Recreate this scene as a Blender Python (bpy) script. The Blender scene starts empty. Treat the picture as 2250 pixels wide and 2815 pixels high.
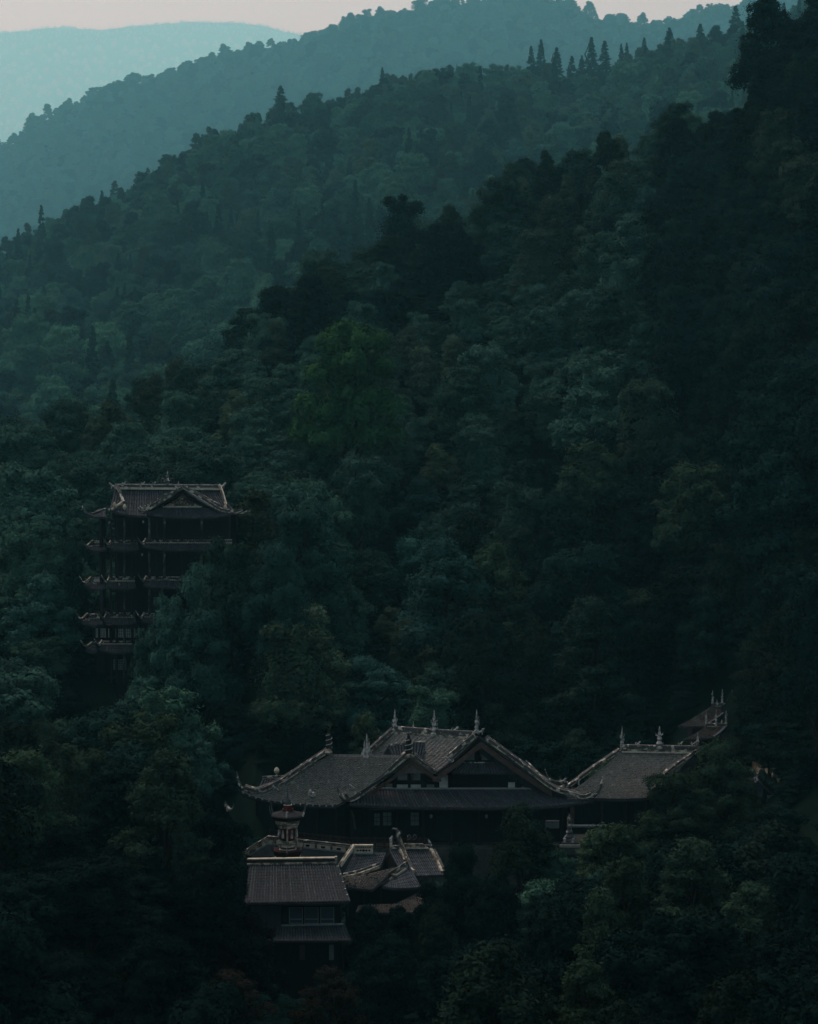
import bpy, math, random
import numpy as np
from mathutils import Vector, Matrix, noise as mnoise

S = bpy.context.scene
C = S.collection
R = random.Random(7)
rad = math.radians

# ------------------------------------------------------------------ camera, sky, sun, exposure
CAMZ, FPX = 60.0, 5400.0
PITCH = math.atan(257.5 / FPX)
cam = bpy.data.objects.new("camera", bpy.data.cameras.new("camera"))
C.objects.link(cam); S.camera = cam
cam.location = (0, 0, CAMZ)
cam.rotation_euler = (math.pi / 2 - PITCH, 0, 0)
cam.data.sensor_fit = 'HORIZONTAL'; cam.data.sensor_width = 36.0
cam.data.lens = 36.0 * FPX / 2250.0
cam.data.clip_start = 0.5; cam.data.clip_end = 150000

SUN_EL, SUN_ROT = rad(62), rad(-40)          # high thin cloud, the sun behind the left-hand ridge
W = bpy.data.worlds.new("World"); S.world = W; W.use_nodes = True
nt = W.node_tree
sky = nt.nodes.new("ShaderNodeTexSky"); sky.sky_type = 'NISHITA'; sky.sun_disc = False
sky.sun_elevation = SUN_EL; sky.sun_rotation = SUN_ROT
sky.air_density = 1.0; sky.dust_density = 3.0; sky.ozone_density = 1.0; sky.altitude = 300
hs = nt.nodes.new("ShaderNodeHueSaturation"); hs.inputs['Saturation'].default_value = 0.12
mx = nt.nodes.new("ShaderNodeMix"); mx.data_type = 'RGBA'; mx.blend_type = 'MULTIPLY'
mx.inputs[0].default_value = 1.0; mx.inputs[7].default_value = (0.94, 1.18, 1.30, 1)
nt.links.new(sky.outputs[0], hs.inputs['Color']); nt.links.new(hs.outputs[0], mx.inputs[6])
nt.links.new(mx.outputs[2], nt.nodes['Background'].inputs['Color'])
nt.nodes['Background'].inputs['Strength'].default_value = 0.072

sl = bpy.data.lights.new("sun", 'SUN'); sl.energy = 1.5; sl.angle = rad(30); sl.color = (1.0, 0.96, 0.9)
sun = bpy.data.objects.new("sun", sl); C.objects.link(sun)
sd = Vector((math.sin(SUN_ROT) * math.cos(SUN_EL), math.cos(SUN_ROT) * math.cos(SUN_EL), math.sin(SUN_EL)))
sun.rotation_euler = sd.to_track_quat('Z', 'Y').to_euler(); sun.location = (0, 0, 300)

S.view_settings.view_transform = 'Standard'; S.view_settings.look = 'None'
S.view_settings.gamma = 1.0; S.view_settings.use_curve_mapping = False
S.view_settings.exposure = 0.64
cy = S.cycles
cy.max_bounces = 5; cy.diffuse_bounces = 2; cy.glossy_bounces = 1; cy.transmission_bounces = 1
cy.volume_bounces = 1; cy.transparent_max_bounces = 4
cy.use_denoising = True; cy.use_adaptive_sampling = False
cy.caustics_reflective = False; cy.caustics_refractive = False

HAZE_DENS, HAZE_COL, HAZE_G = 0.000088, (0.26, 0.82, 1.0), 0.4

# ------------------------------------------------------------------ photograph measurements -> metres
_cp, _sp = math.cos(PITCH), math.sin(PITCH)
def P(px, py, Y):
    """the point at distance Y (metres) that a sight line measured in the photograph reaches"""
    x = (px - 1125.0) / FPX; y = -(py - 1407.5) / FPX
    wy = _cp + y * _sp; wz = y * _cp - _sp
    return Vector((x / wy * Y, Y, CAMZ + wz / wy * Y))
def Zof(py, Y):
    return P(1125, py, Y).z
def Xof(px, py, Y):
    return P(px, py, Y).x
def proj(x, y, z):
    wz = z - CAMZ
    d = y * _cp - wz * _sp; v = wz * _cp + y * _sp
    return 1125 + FPX * x / d, 1407.5 - FPX * v / d

# ------------------------------------------------------------------ materials
def nodes_of(m):
    m.use_nodes = True
    return m.node_tree, m.node_tree.nodes['Principled BSDF']
def material(name, c1, c2=None, scale=3.0, rough=0.85, bump=0.0, c3=None, scale3=0.4, sharp=(0.35, 0.65), rnd=0.0, spec=0.06, stretch=None, sharp3=(0.5, 0.68), detail=6):
    m = bpy.data.materials.new(name)
    t, b = nodes_of(m)
    b.inputs['Roughness'].default_value = rough
    b.inputs['Specular IOR Level'].default_value = spec
    L = t.links.new
    tc = t.nodes.new("ShaderNodeTexCoord")
    src = tc.outputs['Object']
    if stretch:
        mp = t.nodes.new("ShaderNodeMapping"); mp.inputs['Scale'].default_value = stretch
        L(src, mp.inputs[0]); src = mp.outputs[0]
    out = None
    if c2 is not None:
        n = t.nodes.new("ShaderNodeTexNoise"); n.inputs['Scale'].default_value = scale; n.inputs['Detail'].default_value = detail; n.inputs['Roughness'].default_value = 0.65
        L(src, n.inputs['Vector'])
        r = t.nodes.new("ShaderNodeValToRGB")
        r.color_ramp.elements[0].position = sharp[0]; r.color_ramp.elements[1].position = sharp[1]
        r.color_ramp.elements[0].color = (*c1, 1); r.color_ramp.elements[1].color = (*c2, 1)
        L(n.outputs[0], r.inputs[0]); out = r.outputs[0]
        if bump:
            bp = t.nodes.new("ShaderNodeBump"); bp.inputs['Strength'].default_value = bump; bp.inputs['Distance'].default_value = 0.05
            L(n.outputs[0], bp.inputs['Height']); L(bp.outputs[0], b.inputs['Normal'])
    if c3 is not None:
        n3 = t.nodes.new("ShaderNodeTexNoise"); n3.inputs['Scale'].default_value = scale3; n3.inputs['Detail'].default_value = 5
        L(src, n3.inputs['Vector'])
        r3 = t.nodes.new("ShaderNodeValToRGB"); r3.color_ramp.elements[0].position = sharp3[0]; r3.color_ramp.elements[1].position = sharp3[1]
        L(n3.outputs[0], r3.inputs[0])
        mm = t.nodes.new("ShaderNodeMix"); mm.data_type = 'RGBA'
        L(r3.outputs[0], mm.inputs[0]); L(out, mm.inputs[6]); mm.inputs[7].default_value = (*c3, 1); out = mm.outputs[2]
    if rnd:
        oi = t.nodes.new("ShaderNodeObjectInfo")
        mr = t.nodes.new("ShaderNodeMapRange"); mr.inputs[3].default_value = 1 - rnd; mr.inputs[4].default_value = 1 + rnd
        L(oi.outputs['Random'], mr.inputs[0])
        h = t.nodes.new("ShaderNodeHueSaturation")
        L(mr.outputs[0], h.inputs['Value'])
        if out is None: h.inputs['Color'].default_value = (*c1, 1)
        else: L(out, h.inputs['Color'])
        out = h.outputs[0]
    if out is None: b.inputs['Base Color'].default_value = (*c1, 1)
    else: L(out, b.inputs['Base Color'])
    return m

def leaf_material(name, cols, rnd=0.42):
    """leaf colour: three greens mixed by noise, and each tree a little lighter or darker than the next"""
    m = bpy.data.materials.new(name); t, b = nodes_of(m); L = t.links.new
    b.inputs['Roughness'].default_value = 0.9; b.inputs['Specular IOR Level'].default_value = 0.015
    g = t.nodes.new("ShaderNodeNewGeometry")
    n = t.nodes.new("ShaderNodeTexNoise"); n.inputs['Scale'].default_value = 0.55; n.inputs['Detail'].default_value = 8; n.inputs['Roughness'].default_value = 0.8
    L(g.outputs['Position'], n.inputs['Vector'])
    r = t.nodes.new("ShaderNodeValToRGB"); r.color_ramp.elements[0].position = 0.32; r.color_ramp.elements[1].position = 0.7
    r.color_ramp.elements[0].color = (*cols[0], 1); r.color_ramp.elements[1].color = (*cols[2], 1)
    e = r.color_ramp.elements.new(0.5); e.color = (*cols[1], 1)
    L(n.outputs[0], r.inputs[0])
    oi = t.nodes.new("ShaderNodeObjectInfo")
    mr = t.nodes.new("ShaderNodeMapRange"); mr.inputs[3].default_value = 1 - rnd; mr.inputs[4].default_value = 1 + rnd * 1.5
    L(oi.outputs['Random'], mr.inputs[0])
    m2 = t.nodes.new("ShaderNodeMath"); m2.operation = 'MULTIPLY'; m2.inputs[1].default_value = 7.31
    m3 = t.nodes.new("ShaderNodeMath"); m3.operation = 'FRACT'
    L(oi.outputs['Random'], m2.inputs[0]); L(m2.outputs[0], m3.inputs[0])
    mh = t.nodes.new("ShaderNodeMapRange"); mh.inputs[3].default_value = 0.470; mh.inputs[4].default_value = 0.506
    L(m3.outputs[0], mh.inputs[0])
    h = t.nodes.new("ShaderNodeHueSaturation"); L(mr.outputs[0], h.inputs['Value']); L(mh.outputs[0], h.inputs['Hue']); L(r.outputs[0], h.inputs['Color'])
    L(h.outputs[0], b.inputs['Base Color'])
    return m

LEAF = {
 'broad':  leaf_material("leaves_dark_green", [(0.0132, 0.0347, 0.0273), (0.0221, 0.0556, 0.0431), (0.0384, 0.0878, 0.0661)]),
 'broad_lit':  leaf_material("leaves_lit_green", [(0.0216, 0.0603, 0.0421), (0.0360, 0.0966, 0.0664), (0.0625, 0.1526, 0.1019)]),  # brightened copy of the dark green leaves; light on the second ridge painted in
 'layer':  leaf_material("leaves_teal_green", [(0.0112, 0.0352, 0.0321), (0.0197, 0.0573, 0.0508), (0.0335, 0.0881, 0.0748)]),
 'clump':  leaf_material("leaves_olive_green", [(0.0196, 0.0362, 0.0222), (0.0317, 0.0566, 0.0346), (0.0541, 0.0861, 0.0520)]),
 'cypress': leaf_material("needles_dark", [(0.007, 0.024, 0.018), (0.010, 0.034, 0.024), (0.016, 0.046, 0.033)], 0.15),
 'round':  leaf_material("leaves_bright_green", [(0.0129, 0.0383, 0.0168), (0.0194, 0.0560, 0.0234), (0.0269, 0.0738, 0.0303)]),
 'black_oak': leaf_material("leaves_shaded_green", [(0.0028, 0.0094, 0.0089), (0.0046, 0.0154, 0.0137), (0.0077, 0.0238, 0.0206)]),  # darkened copy of the green leaves; shade put into the colour
 'leaf_deep_shaded': leaf_material("leaves_deep_shaded_green", [(0.0015, 0.0052, 0.0052), (0.0025, 0.0085, 0.0079), (0.0042, 0.0131, 0.0119)]),  # darker still, for the foreground; its darkness is painted into the leaves
 'black_olive': leaf_material("leaves_shaded_olive", [(0.0055, 0.0122, 0.0089), (0.0097, 0.0214, 0.0150), (0.0179, 0.0361, 0.0250)]),  # darkened copy of the olive leaves, with shade painted in
 'clump_deep_shaded': leaf_material("leaves_deep_shaded_olive", [(0.0034, 0.0076, 0.0058), (0.0060, 0.0133, 0.0097), (0.0111, 0.0224, 0.0163)]),  # foreground copy of the olive leaves, darkened further to paint shade
 'olive': leaf_material("leaves_deep_olive", [(0.009, 0.019, 0.012), (0.016, 0.033, 0.021), (0.030, 0.056, 0.036)]),
 'pale': leaf_material("leaves_pale_new_growth", [(0.0204, 0.0420, 0.0297), (0.0340, 0.0660, 0.0475), (0.0510, 0.0900, 0.0654)]),
 'haze_warmed': leaf_material("leaves_haze_red", [(0.32, 0.10, 0.05), (0.45, 0.14, 0.07), (0.58, 0.19, 0.10)], 0.1),  # reddened leaf colour paints the warm tone of the farthest haze
 'russet': leaf_material("leaves_russet", [(0.0059, 0.0052, 0.0038), (0.0101, 0.0078, 0.0057), (0.0051, 0.0103, 0.0062)]),
}
BARK = material("bark", (0.014, 0.012, 0.010), (0.03, 0.026, 0.022), 2.0, 0.9, spec=0.0)
SOIL = material("forest_floor", (0.0027, 0.0072, 0.0049), (0.0054, 0.0117, 0.0081), 0.3, 0.95, spec=0.0)

# ------------------------------------------------------------------ the mountain: one sheet of ground
_cols = [-300, 100, 400, 700, 1000, 1400, 1800, 2200, 2600]
_Y = np.array([[120,150,190,215,250,300,340],[120,150,190,215,250,300,340],[120,150,190,215,235,265,310],[120,150,180,195,212,235,310],
  [120,150,185,215,235,270,340],[120,150,185,220,245,290,360],[120,150,185,220,245,290,360],[120,150,180,210,235,270,315],[120,150,180,210,240,275,320]], float)
_Rw = np.array([[2700,2200,2050,1900,1520,1400,1310],[2700,2150,2060,1900,1550,1400,1280],[2750,2180,2050,1930,1820,1540,1300],[2800,2560,2450,2150,1830,1450,1180],
  [2800,2600,2420,2120,1850,1560,1100],[2750,2560,2420,2080,1800,1420,920],[2700,2450,2320,2060,1750,1300,720],[2650,2350,2180,1850,1500,1080,550],[2600,2250,1980,1600,1200,750,120]], float)
_RA = ([-300,0,78,209,313,392,509,627,731,810,888,1084,1250,1358,1502,1632,1740,1854,2024,2076,2194,2250,2600],
       [1290,1240,1195,1155,1115,1097,1035,970,880,812,735,620,575,515,425,440,380,310,265,130,65,30,-150])
_RAY = ([-300,100,400,700,1000,1400,1800,2200,2600],[380,380,395,400,420,440,430,350,345])
_RB = ([-300,0,100,200,300,379,431,575,770,914,1084,1241,1397,1541,1645,1750,1828,1959,2090,2250,2600],
       [800,660,615,568,510,475,424,350,268,252,200,165,176,200,190,130,98,82,45,-10,-90])
_RBY = ([-300,600,1500,2600],[1480,1540,1640,1700])
_RC = ([-600,-300,0,40,100,190,270,496,614,784,862,940,1045,1149,1254,1430,1567,1606,1645,1750,1854,1946,2024,2250,2600],
       [520,450,394,380,316,284,245,172,134,108,80,54,28,8,-12,-25,-2,22,50,56,44,14,2,-40,-90])
_RD = ([-900,-300,0,170,261,366,522,653,731,810,1000,1300,2600],[120,84,78,66,74,60,48,54,64,84,120,170,260])
YC, YD = 6000.0, 31000.0
def _zr(row, Y):
    y = -(row - 1407.5) / FPX
    return CAMZ + (y * _cp - _sp) / (_cp + y * _sp) * Y
TREE_H = 9.0
def column_profile(u):
    """ground height against distance along one bearing"""
    Ys, Zs = [-120, -30, 0, 60, 95], [46, 44, 40, 14, 8]
    for k in range(7):
        y = np.interp(u, _cols, _Y[:, k]); r = np.interp(u, _cols, _Rw[:, k])
        Ys.append(y); Zs.append(_zr(r, y) - TREE_H)
    ya = np.interp(u, *_RAY); ra = np.interp(u, *_RA); za = _zr(ra, ya) - TREE_H
    Ys.append(ya); Zs.append(za)
    yb = np.interp(u, *_RBY); rb = np.interp(u, *_RB); zb = _zr(rb, yb) - 13
    z2 = min(za - 22, _zr(ra + 200, ya + 70) - 9)
    Ys.append(ya + 70); Zs.append(z2)
    yl = ya + 420
    Ys.append(yl); Zs.append(z2 + 0.12 * (zb - z2))
    ym = yl + 0.45 * (yb - yl)
    Ys.append(ym); Zs.append(z2 + 0.48 * (zb - z2))
    Ys.append(yb); Zs.append(zb)
    Ys.append(yb + 120); Zs.append(zb - 45)
    zb3 = zb - 75
    Ys.append(yb + 330); Zs.append(zb3)
    rc = np.interp(u, *_RC); zc = _zr(rc, YC) - 17
    Ys.append(YC - 1300); Zs.append(zb3 + 0.40 * (zc - zb3))
    Ys.append(YC); Zs.append(zc)
    Ys.append(YC + 400); Zs.append(zc - 170)
    rd = np.interp(u, *_RD); zd = _zr(rd, YD) - 50
    Ys.append(YC + 1200); Zs.append(zc - 260)
    Ys.append(YD - 1500); Zs.append((zc - 190) * 0.55 + zd * 0.45)
    Ys.append(YD); Zs.append(zd)
    Ys.append(YD + 1200); Zs.append(zd - 300)
    Ys.append(YD + 3500); Zs.append(zd - 460)
    return np.array(Ys), np.array(Zs)
_ucols = np.linspace(-1500, 3750, 176)
_yrows = np.concatenate([np.linspace(-110, 90, 12), np.linspace(100, 480, 96), np.linspace(490, 1880, 120), np.linspace(1920, YC - 1600, 14), np.linspace(YC - 1500, YC + 400, 60), np.linspace(YC + 600, YD - 1600, 12), np.linspace(YD - 1500, YD + 400, 44), np.linspace(YD + 900, YD + 3500, 5)])
def xscale(Y): return np.maximum(Y, 120.0) / FPX
_G = np.zeros((len(_yrows), len(_ucols)))
for j, u in enumerate(_ucols):
    ys, zs = column_profile(min(max(u, -900), 3000))
    _G[:, j] = np.interp(_yrows, ys, zs)
def _undul():
    for i, y in enumerate(_yrows):
        amp = 1.6 if y < 480 else 5 if y < 1900 else 16 if y < 8000 else 40
        if y < 225: amp *= max(0.0, (y - 190) / 35)
        wl = 22 if y < 480 else 55 if y < 1900 else 260 if y < 8000 else 900
        for j, u in enumerate(_ucols):
            x = (u - 1125) * xscale(y)
            _G[i, j] += amp * mnoise.noise((x / wl, y / wl, 3.3)) + amp * 0.5 * mnoise.noise((x / wl * 2.3, y / wl * 2.3, 9.1))
_undul()
def ground(u, Y):
    i = np.searchsorted(_yrows, Y) - 1; i = int(min(max(i, 0), len(_yrows) - 2))
    f = (Y - _yrows[i]) / (_yrows[i + 1] - _yrows[i])
    g = _G[i] * (1 - f) + _G[i + 1] * f
    return float(np.interp(u, _ucols, g))
def groundxy(x, y):
    return ground(1125 + x / float(xscale(y)), y)

def mesh_obj(name, verts, faces, mat=None, parent=None, smooth=False):
    me = bpy.data.meshes.new(name); me.from_pydata(verts, [], faces)
    if mat: me.materials.append(mat)
    if smooth: me.polygons.foreach_set("use_smooth", [True] * len(me.polygons))
    me.update()
    o = bpy.data.objects.new(name, me); C.objects.link(o)
    if parent: o.parent = parent
    return o
vv = [((u - 1125) * float(xscale(y)), y, _G[i, j]) for i, y in enumerate(_yrows) for j, u in enumerate(_ucols)]
nu = len(_ucols)
ff = [(i * nu + j, i * nu + j + 1, (i + 1) * nu + j + 1, (i + 1) * nu + j) for i in range(len(_yrows) - 1) for j in range(nu - 1)]
terrain = mesh_obj("ground", vv, ff, SOIL, smooth=True); terrain['kind'] = 'structure'
terrain['label'] = 'forest floor of the mountain, rising in ridges behind the temple'

# ------------------------------------------------------------------ the air
zt = float(_G.max()) + 60; zb_ = float(_G.min()) - 1.0
xw = (3750 - 1125) * (YD + 3500) / FPX + 20
hz = mesh_obj("haze", [(sx * xw, y, z) for z in (zb_, zt) for y in (-140, YD + 3600) for sx in (-1, 1)],
   [(0, 2, 3, 1), (4, 5, 7, 6), (0, 1, 5, 4), (2, 6, 7, 3), (0, 4, 6, 2), (1, 3, 7, 5)])
hz['kind'] = 'stuff'
hm = bpy.data.materials.new("haze_air"); hm.use_nodes = True
hn = hm.node_tree.nodes; hn.clear()
pv = hn.new("ShaderNodeVolumePrincipled"); ho = hn.new("ShaderNodeOutputMaterial")
pv.inputs['Color'].default_value = (*HAZE_COL, 1); pv.inputs['Density'].default_value = HAZE_DENS
pv.inputs['Anisotropy'].default_value = HAZE_G; pv.inputs['Absorption Color'].default_value = (1, 1, 1, 1)
hm.node_tree.links.new(pv.outputs[0], ho.inputs['Volume'])
hz.data.materials.append(hm)
# ------------------------------------------------------------------ trees
def leaves(centers, normals, la, lb, rng, jit=0.6, up=0.35):
    """kite-shaped leaf sprays as one array of quads"""
    n = len(centers)
    nn = normals + rng.normal(0, jit, (n, 3)); nn[:, 2] += up
    nn /= np.linalg.norm(nn, axis=1)[:, None] + 1e-9
    t = rng.normal(0, 1, (n, 3)); t[:, 2] *= 0.5
    t -= nn * (t * nn).sum(1)[:, None]; t /= np.linalg.norm(t, axis=1)[:, None] + 1e-9
    b = np.cross(nn, t)
    s = rng.uniform(0.65, 1.35, (n, 1))
    a = t * la * s; c = b * lb * s
    droop = nn * (la * 0.22) * s
    v = np.stack([centers - a - droop, centers - c, centers + a - droop, centers + c], axis=1).reshape(-1, 3)
    return v
def quad_mesh(name, v, mat):
    me = bpy.data.meshes.new(name); n = len(v); q = n // 4
    me.vertices.add(n); me.vertices.foreach_set("co", v.astype(np.float32).ravel())
    me.loops.add(n); me.loops.foreach_set("vertex_index", np.arange(n, dtype=np.int32))
    me.polygons.add(q); me.polygons.foreach_set("loop_start", np.arange(0, n, 4, dtype=np.int32))
    me.polygons.foreach_set("loop_total", np.full(q, 4, dtype=np.int32))
    me.materials.append(mat); me.update(calc_edges=True)
    return me
def pad_points(rng, c, r, flat, n, under=0.25):
    d = rng.normal(0, 1, (n, 3)); d /= np.linalg.norm(d, axis=1)[:, None]
    lo = d[:, 2] < -0.15
    d[lo & (rng.random(n) > under), 2] *= -1
    rr = r * rng.uniform(0.55, 1.08, (n, 1)) ** 0.6
    # ragged: radius wobbles over the pad
    w = 1 + 0.28 * np.sin(d[:, :1] * 5 + c[0] * 3) * np.sin(d[:, 1:2] * 6 + c[1] * 2)
    p = d * rr * w; p[:, 2] *= flat
    nr = d.copy(); nr[:, 2] /= max(flat, 0.3); nr /= np.linalg.norm(nr, axis=1)[:, None]
    return p + np.array(c), nr

def tree_pads(kind, rng):
    """(centre, radius, flatness) of the leaf masses; crown about 9 m wide and 12 m high"""
    pads = []
    if kind == 'broad':
        pads.append(((0, 0, 6.4), 2.7, 1.1))
        nd = int(rng.choice([6, 8, 10]))         # a crown of several domes, each dome of smaller leaf masses
        for q in range(nd):
            a = 2 * math.pi * q / nd + rng.uniform(-.4, .4); v = rng.uniform(0, 1)
            rr = 0.4 if q == 0 else rng.uniform(1.5, 2.7) * (1 - .35 * v); R0 = rng.uniform(1.9, 2.3) if q == 0 else rng.uniform(1.35, 2.1)
            c = np.array([rr * math.cos(a), rr * math.sin(a), 9.2 if q == 0 else 3.2 + 5.6 * v])
            pads.append((tuple(c - [0, 0, .2]), R0 * .8, 0.8))
            for k in range(9):
                d = rng.normal(0, 1, 3); d[2] = abs(d[2]) * .9 - .15; d /= np.linalg.norm(d)
                pads.append((tuple(c + d * R0 * [1, 1, .75]), R0 * rng.uniform(.3, .5), 0.75))
    elif kind == 'layer':
        for k in range(32):
            v = rng.uniform(0, 1); a = rng.uniform(0, 2 * math.pi)
            rr = 4.4 * (1 - v ** 2.2 * 0.85) * math.sqrt(rng.uniform(0.15, 1))
            z = 3.4 + 8.3 * v - 0.12 * rr
            pads.append(((rr * math.cos(a), rr * math.sin(a), z), rng.uniform(0.9, 1.9), rng.uniform(0.58, 0.8)))
    elif kind == 'clump':
        for k in range(64):
            v = rng.uniform(0, 1) ** 0.8; a = rng.uniform(0, 2 * math.pi)
            rr = 4.2 * (1 - v) ** 0.75 * rng.uniform(0.6, 1.05) + 0.2
            pads.append(((rr * math.cos(a), rr * math.sin(a), 2.2 + 9.6 * v - 0.25 * rr), rng.uniform(0.55, 1.15), rng.uniform(0.6, 0.9)))
    elif kind == 'cypress':
        for k in range(190):
            v = rng.uniform(0, 1) ** 1.15; a = rng.uniform(0, 2 * math.pi)
            rr = 1.75 * (1 - v) ** 0.85 * rng.uniform(0.35, 1.0) + 0.03
            pads.append(((rr * math.cos(a), rr * math.sin(a), 0.8 + 11.3 * v - .2 * rr), rng.uniform(0.3, 0.55) * (1.15 - 0.75 * v), 1.25))
    elif kind == 'round':
        pads += [((0, 0, 9.8), 2.2, 0.9), ((0.3, 0.2, 6.4), 2.6, 0.8), ((-1.2, 0, 4.6), 1.8, .7), ((1.6, .2, 4.4), 1.8, .7)]
        spots = [(-1.4, 0, 11.6, 2.0), (1.5, -.3, 11.8, 2.1), (0.2, .6, 12.4, 1.9), (-2.7, -.4, 9.4, 1.7), (2.9, .2, 9.8, 1.8), (0, -1.3, 10.2, 2.0),
                 (-3.6, .3, 7.0, 1.7), (-2.0, -1, 6.6, 1.6), (3.4, -.6, 6.8, 2.0), (2.0, -1.4, 7.6, 1.5), (-4.3, 0, 5.0, 1.6), (-2.6, -1.2, 4.4, 1.6), (3.9, 0, 4.6, 1.7),
                 (1.6, -1.6, 4.6, 1.5), (-.6, -1.6, 7.9, 1.3), (0.8, 1.8, 8.5, 2.0), (-1.6, 1.9, 6.5, 2.0)]
        for (x, y, z, r) in spots:
            pads.append(((x, y, z), r * .82, 0.8))
            for k in range(4):
                d = rng.normal(0, 0.42, 3)
                pads.append(((x + d[0] * r, y + d[1] * r, z + abs(d[2]) * r * .5), r * rng.uniform(0.35, 0.5), 0.75))
    elif kind == 'russet':
        for k in range(50):
            v = rng.uniform(0, 1); a = rng.uniform(0, 2 * math.pi)
            rr = 4.2 * (1 - v ** 2) * math.sqrt(rng.uniform(0.1, 1))
            pads.append(((rr * math.cos(a), rr * math.sin(a), 3.0 + 7.5 * v), rng.uniform(0.5, 1.1), 0.7))
    return pads
def crown_verts(kind, seed, per, la, lb):
    rng = np.random.default_rng(seed)
    pads = tree_pads(kind, rng); out = []
    for c, r, f in pads:
        n = int(per * (r / 1.1) ** 2) + 12
        p, nr = pad_points(rng, c, r, f, n)
        jit, up = (0.33, 0.25) if kind in ('layer', 'broad', 'round') else (0.45, 0.2)
        if kind == 'cypress': jit, up = 0.5, 0.1
        out.append(leaves(p, nr, la, lb, rng, jit, up))
        # stray sprays that break the outline
        k = max(3, n // 14)
        p2, n2 = pad_points(rng, c, r * 1.28, f * 1.1, k)
        out.append(leaves(p2, n2, la * 0.9, lb * 0.8, rng, 0.8, 0.2))
    return np.concatenate(out), pads
def tube_np(pts, rads, n=6):
    v, f = [], []
    for i, p in enumerate(pts):
        d = (pts[min(i + 1, len(pts) - 1)] - pts[max(i - 1, 0)]).normalized()
        a = d.orthogonal().normalized(); b = d.cross(a)
        for k in range(n):
            t = 2 * math.pi * k / n
            v.append(p + (a * math.cos(t) + b * math.sin(t)) * rads[i])
    for i in range(len(pts) - 1):
        for k in range(n):
            f.append((i * n + k, i * n + (k + 1) % n, (i + 1) * n + (k + 1) % n, (i + 1) * n + k))
    return v, f
def trunk_mesh(name, kind, pads, seed):
    r = random.Random(seed); v, f = [], []
    def add(pts, rads):
        a, b = tube_np(pts, rads); k = len(v); v.extend(a); f.extend([tuple(i + k for i in q) for q in b])
    top = 10.5 if kind in ('cypress', 'clump', 'round') else 8.0
    pts = [Vector((r.uniform(-.2, .2) * i, r.uniform(-.2, .2) * i, -4 + (top + 4) * i / 6)) for i in range(7)]
    add(pts, [0.34 * (1 - 0.8 * i / 6) for i in range(7)])
    if kind != 'cypress':
        for c, rr, fl in r.sample(pads, 14):
            c = Vector(c); s = Vector((0, 0, max(1.5, c.z - 2.2 - r.random())))
            m = (s + c) / 2 + Vector((r.uniform(-.4, .4), r.uniform(-.4, .4), 0.5))
            add([s, m, c], [0.13, 0.09, 0.03])
    me = bpy.data.meshes.new(name); me.from_pydata(v, [], f); me.materials.append(BARK); me.update()
    return me

PROTO = {}
NAME = {'broad': 'broadleaf_tree', 'layer': 'layered_tree', 'clump': 'conical_tree', 'cypress': 'cypress_tree', 'round': 'tall_camphor_tree', 'russet': 'russet_tree'}
WID = {'broad': 9.2, 'layer': 9.6, 'clump': 8.6, 'cypress': 4.2, 'round': 11.0, 'russet': 8.8}
HGT = {'broad': 12.2, 'layer': 12.2, 'clump': 12.0, 'cypress': 12.6, 'round': 13.6, 'russet': 11.0}
for kind, nvar, per in (('broad', 4, 620), ('layer', 4, 560), ('clump', 3, 620), ('cypress', 3, 300), ('round', 1, 800), ('russet', 2, 520)):
    for k in range(nvar):
        cv, pads = crown_verts(kind, 100 + 17 * k + 31 * len(PROTO), per, 0.145, 0.072)
        PROTO.setdefault(kind, []).append((quad_mesh("crown", cv, LEAF[kind]), trunk_mesh("trunk", kind, pads, 5 + k)))

NTREE = 0
def shaded_stand(x, y):
    """where shade is painted into leaf colour, as on the right-hand slope and hollow"""
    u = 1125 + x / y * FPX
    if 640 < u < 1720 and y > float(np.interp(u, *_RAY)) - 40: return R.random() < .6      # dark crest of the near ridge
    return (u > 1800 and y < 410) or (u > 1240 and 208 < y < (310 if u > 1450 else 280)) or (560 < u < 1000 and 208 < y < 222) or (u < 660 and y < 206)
FOOT = [(640, 1690, 195, 213), (1530, 2010, 202, 216), (1870, 2065, 222, 234), (225, 665, 229.5, 244), (930, 1170, 174, 185), (660, 965, 165, 176), (1995, 2160, 202, 210), (660, 990, 178, 187)]   # ground plans kept clear: (px0, px1, Y0, Y1)
BOXES = []      # what must not be grown over: (px0, px1, row0, row1, Y)
def tree(kind, x, y, z, sx, sz, label, group=None, var=None, rot=None, leaf=None):
    global NTREE
    cm, tm = PROTO[kind][(NTREE if var is None else var) % len(PROTO[kind])]
    e = bpy.data.objects.new(NAME[kind], None); C.objects.link(e)
    e.empty_display_size = 0.5
    e.location = (x, y, z); e.scale = (sx, sx, sz); e.rotation_euler = (0, 0, R.uniform(0, 6.28) if rot is None else rot)
    for nm, me in (("trunk", tm), ("crown", cm)):
        o = bpy.data.objects.new(nm, me); o.parent = e; C.objects.link(o)
    if (y < 178 or shaded_stand(x, y)) and kind in ('broad', 'layer', 'clump'):      # foreground darkness and slope shade are put into the leaf colour
        o.material_slots[0].link = 'OBJECT'; o.material_slots[0].material = LEAF[('clump_deep_shaded' if kind == 'clump' else 'leaf_deep_shaded') if y < 178 else 'olive' if R.random() < .25 else 'black_olive' if kind == 'clump' else 'black_oak']
    if leaf: o.material_slots[0].link = 'OBJECT'; o.material_slots[0].material = LEAF[leaf]
    e['label'] = label; e['category'] = 'tree'
    if group: e['group'] = group
    NTREE += 1
    return e
PLANTED = []    # (x, y, radius) of trees set one by one
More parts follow.
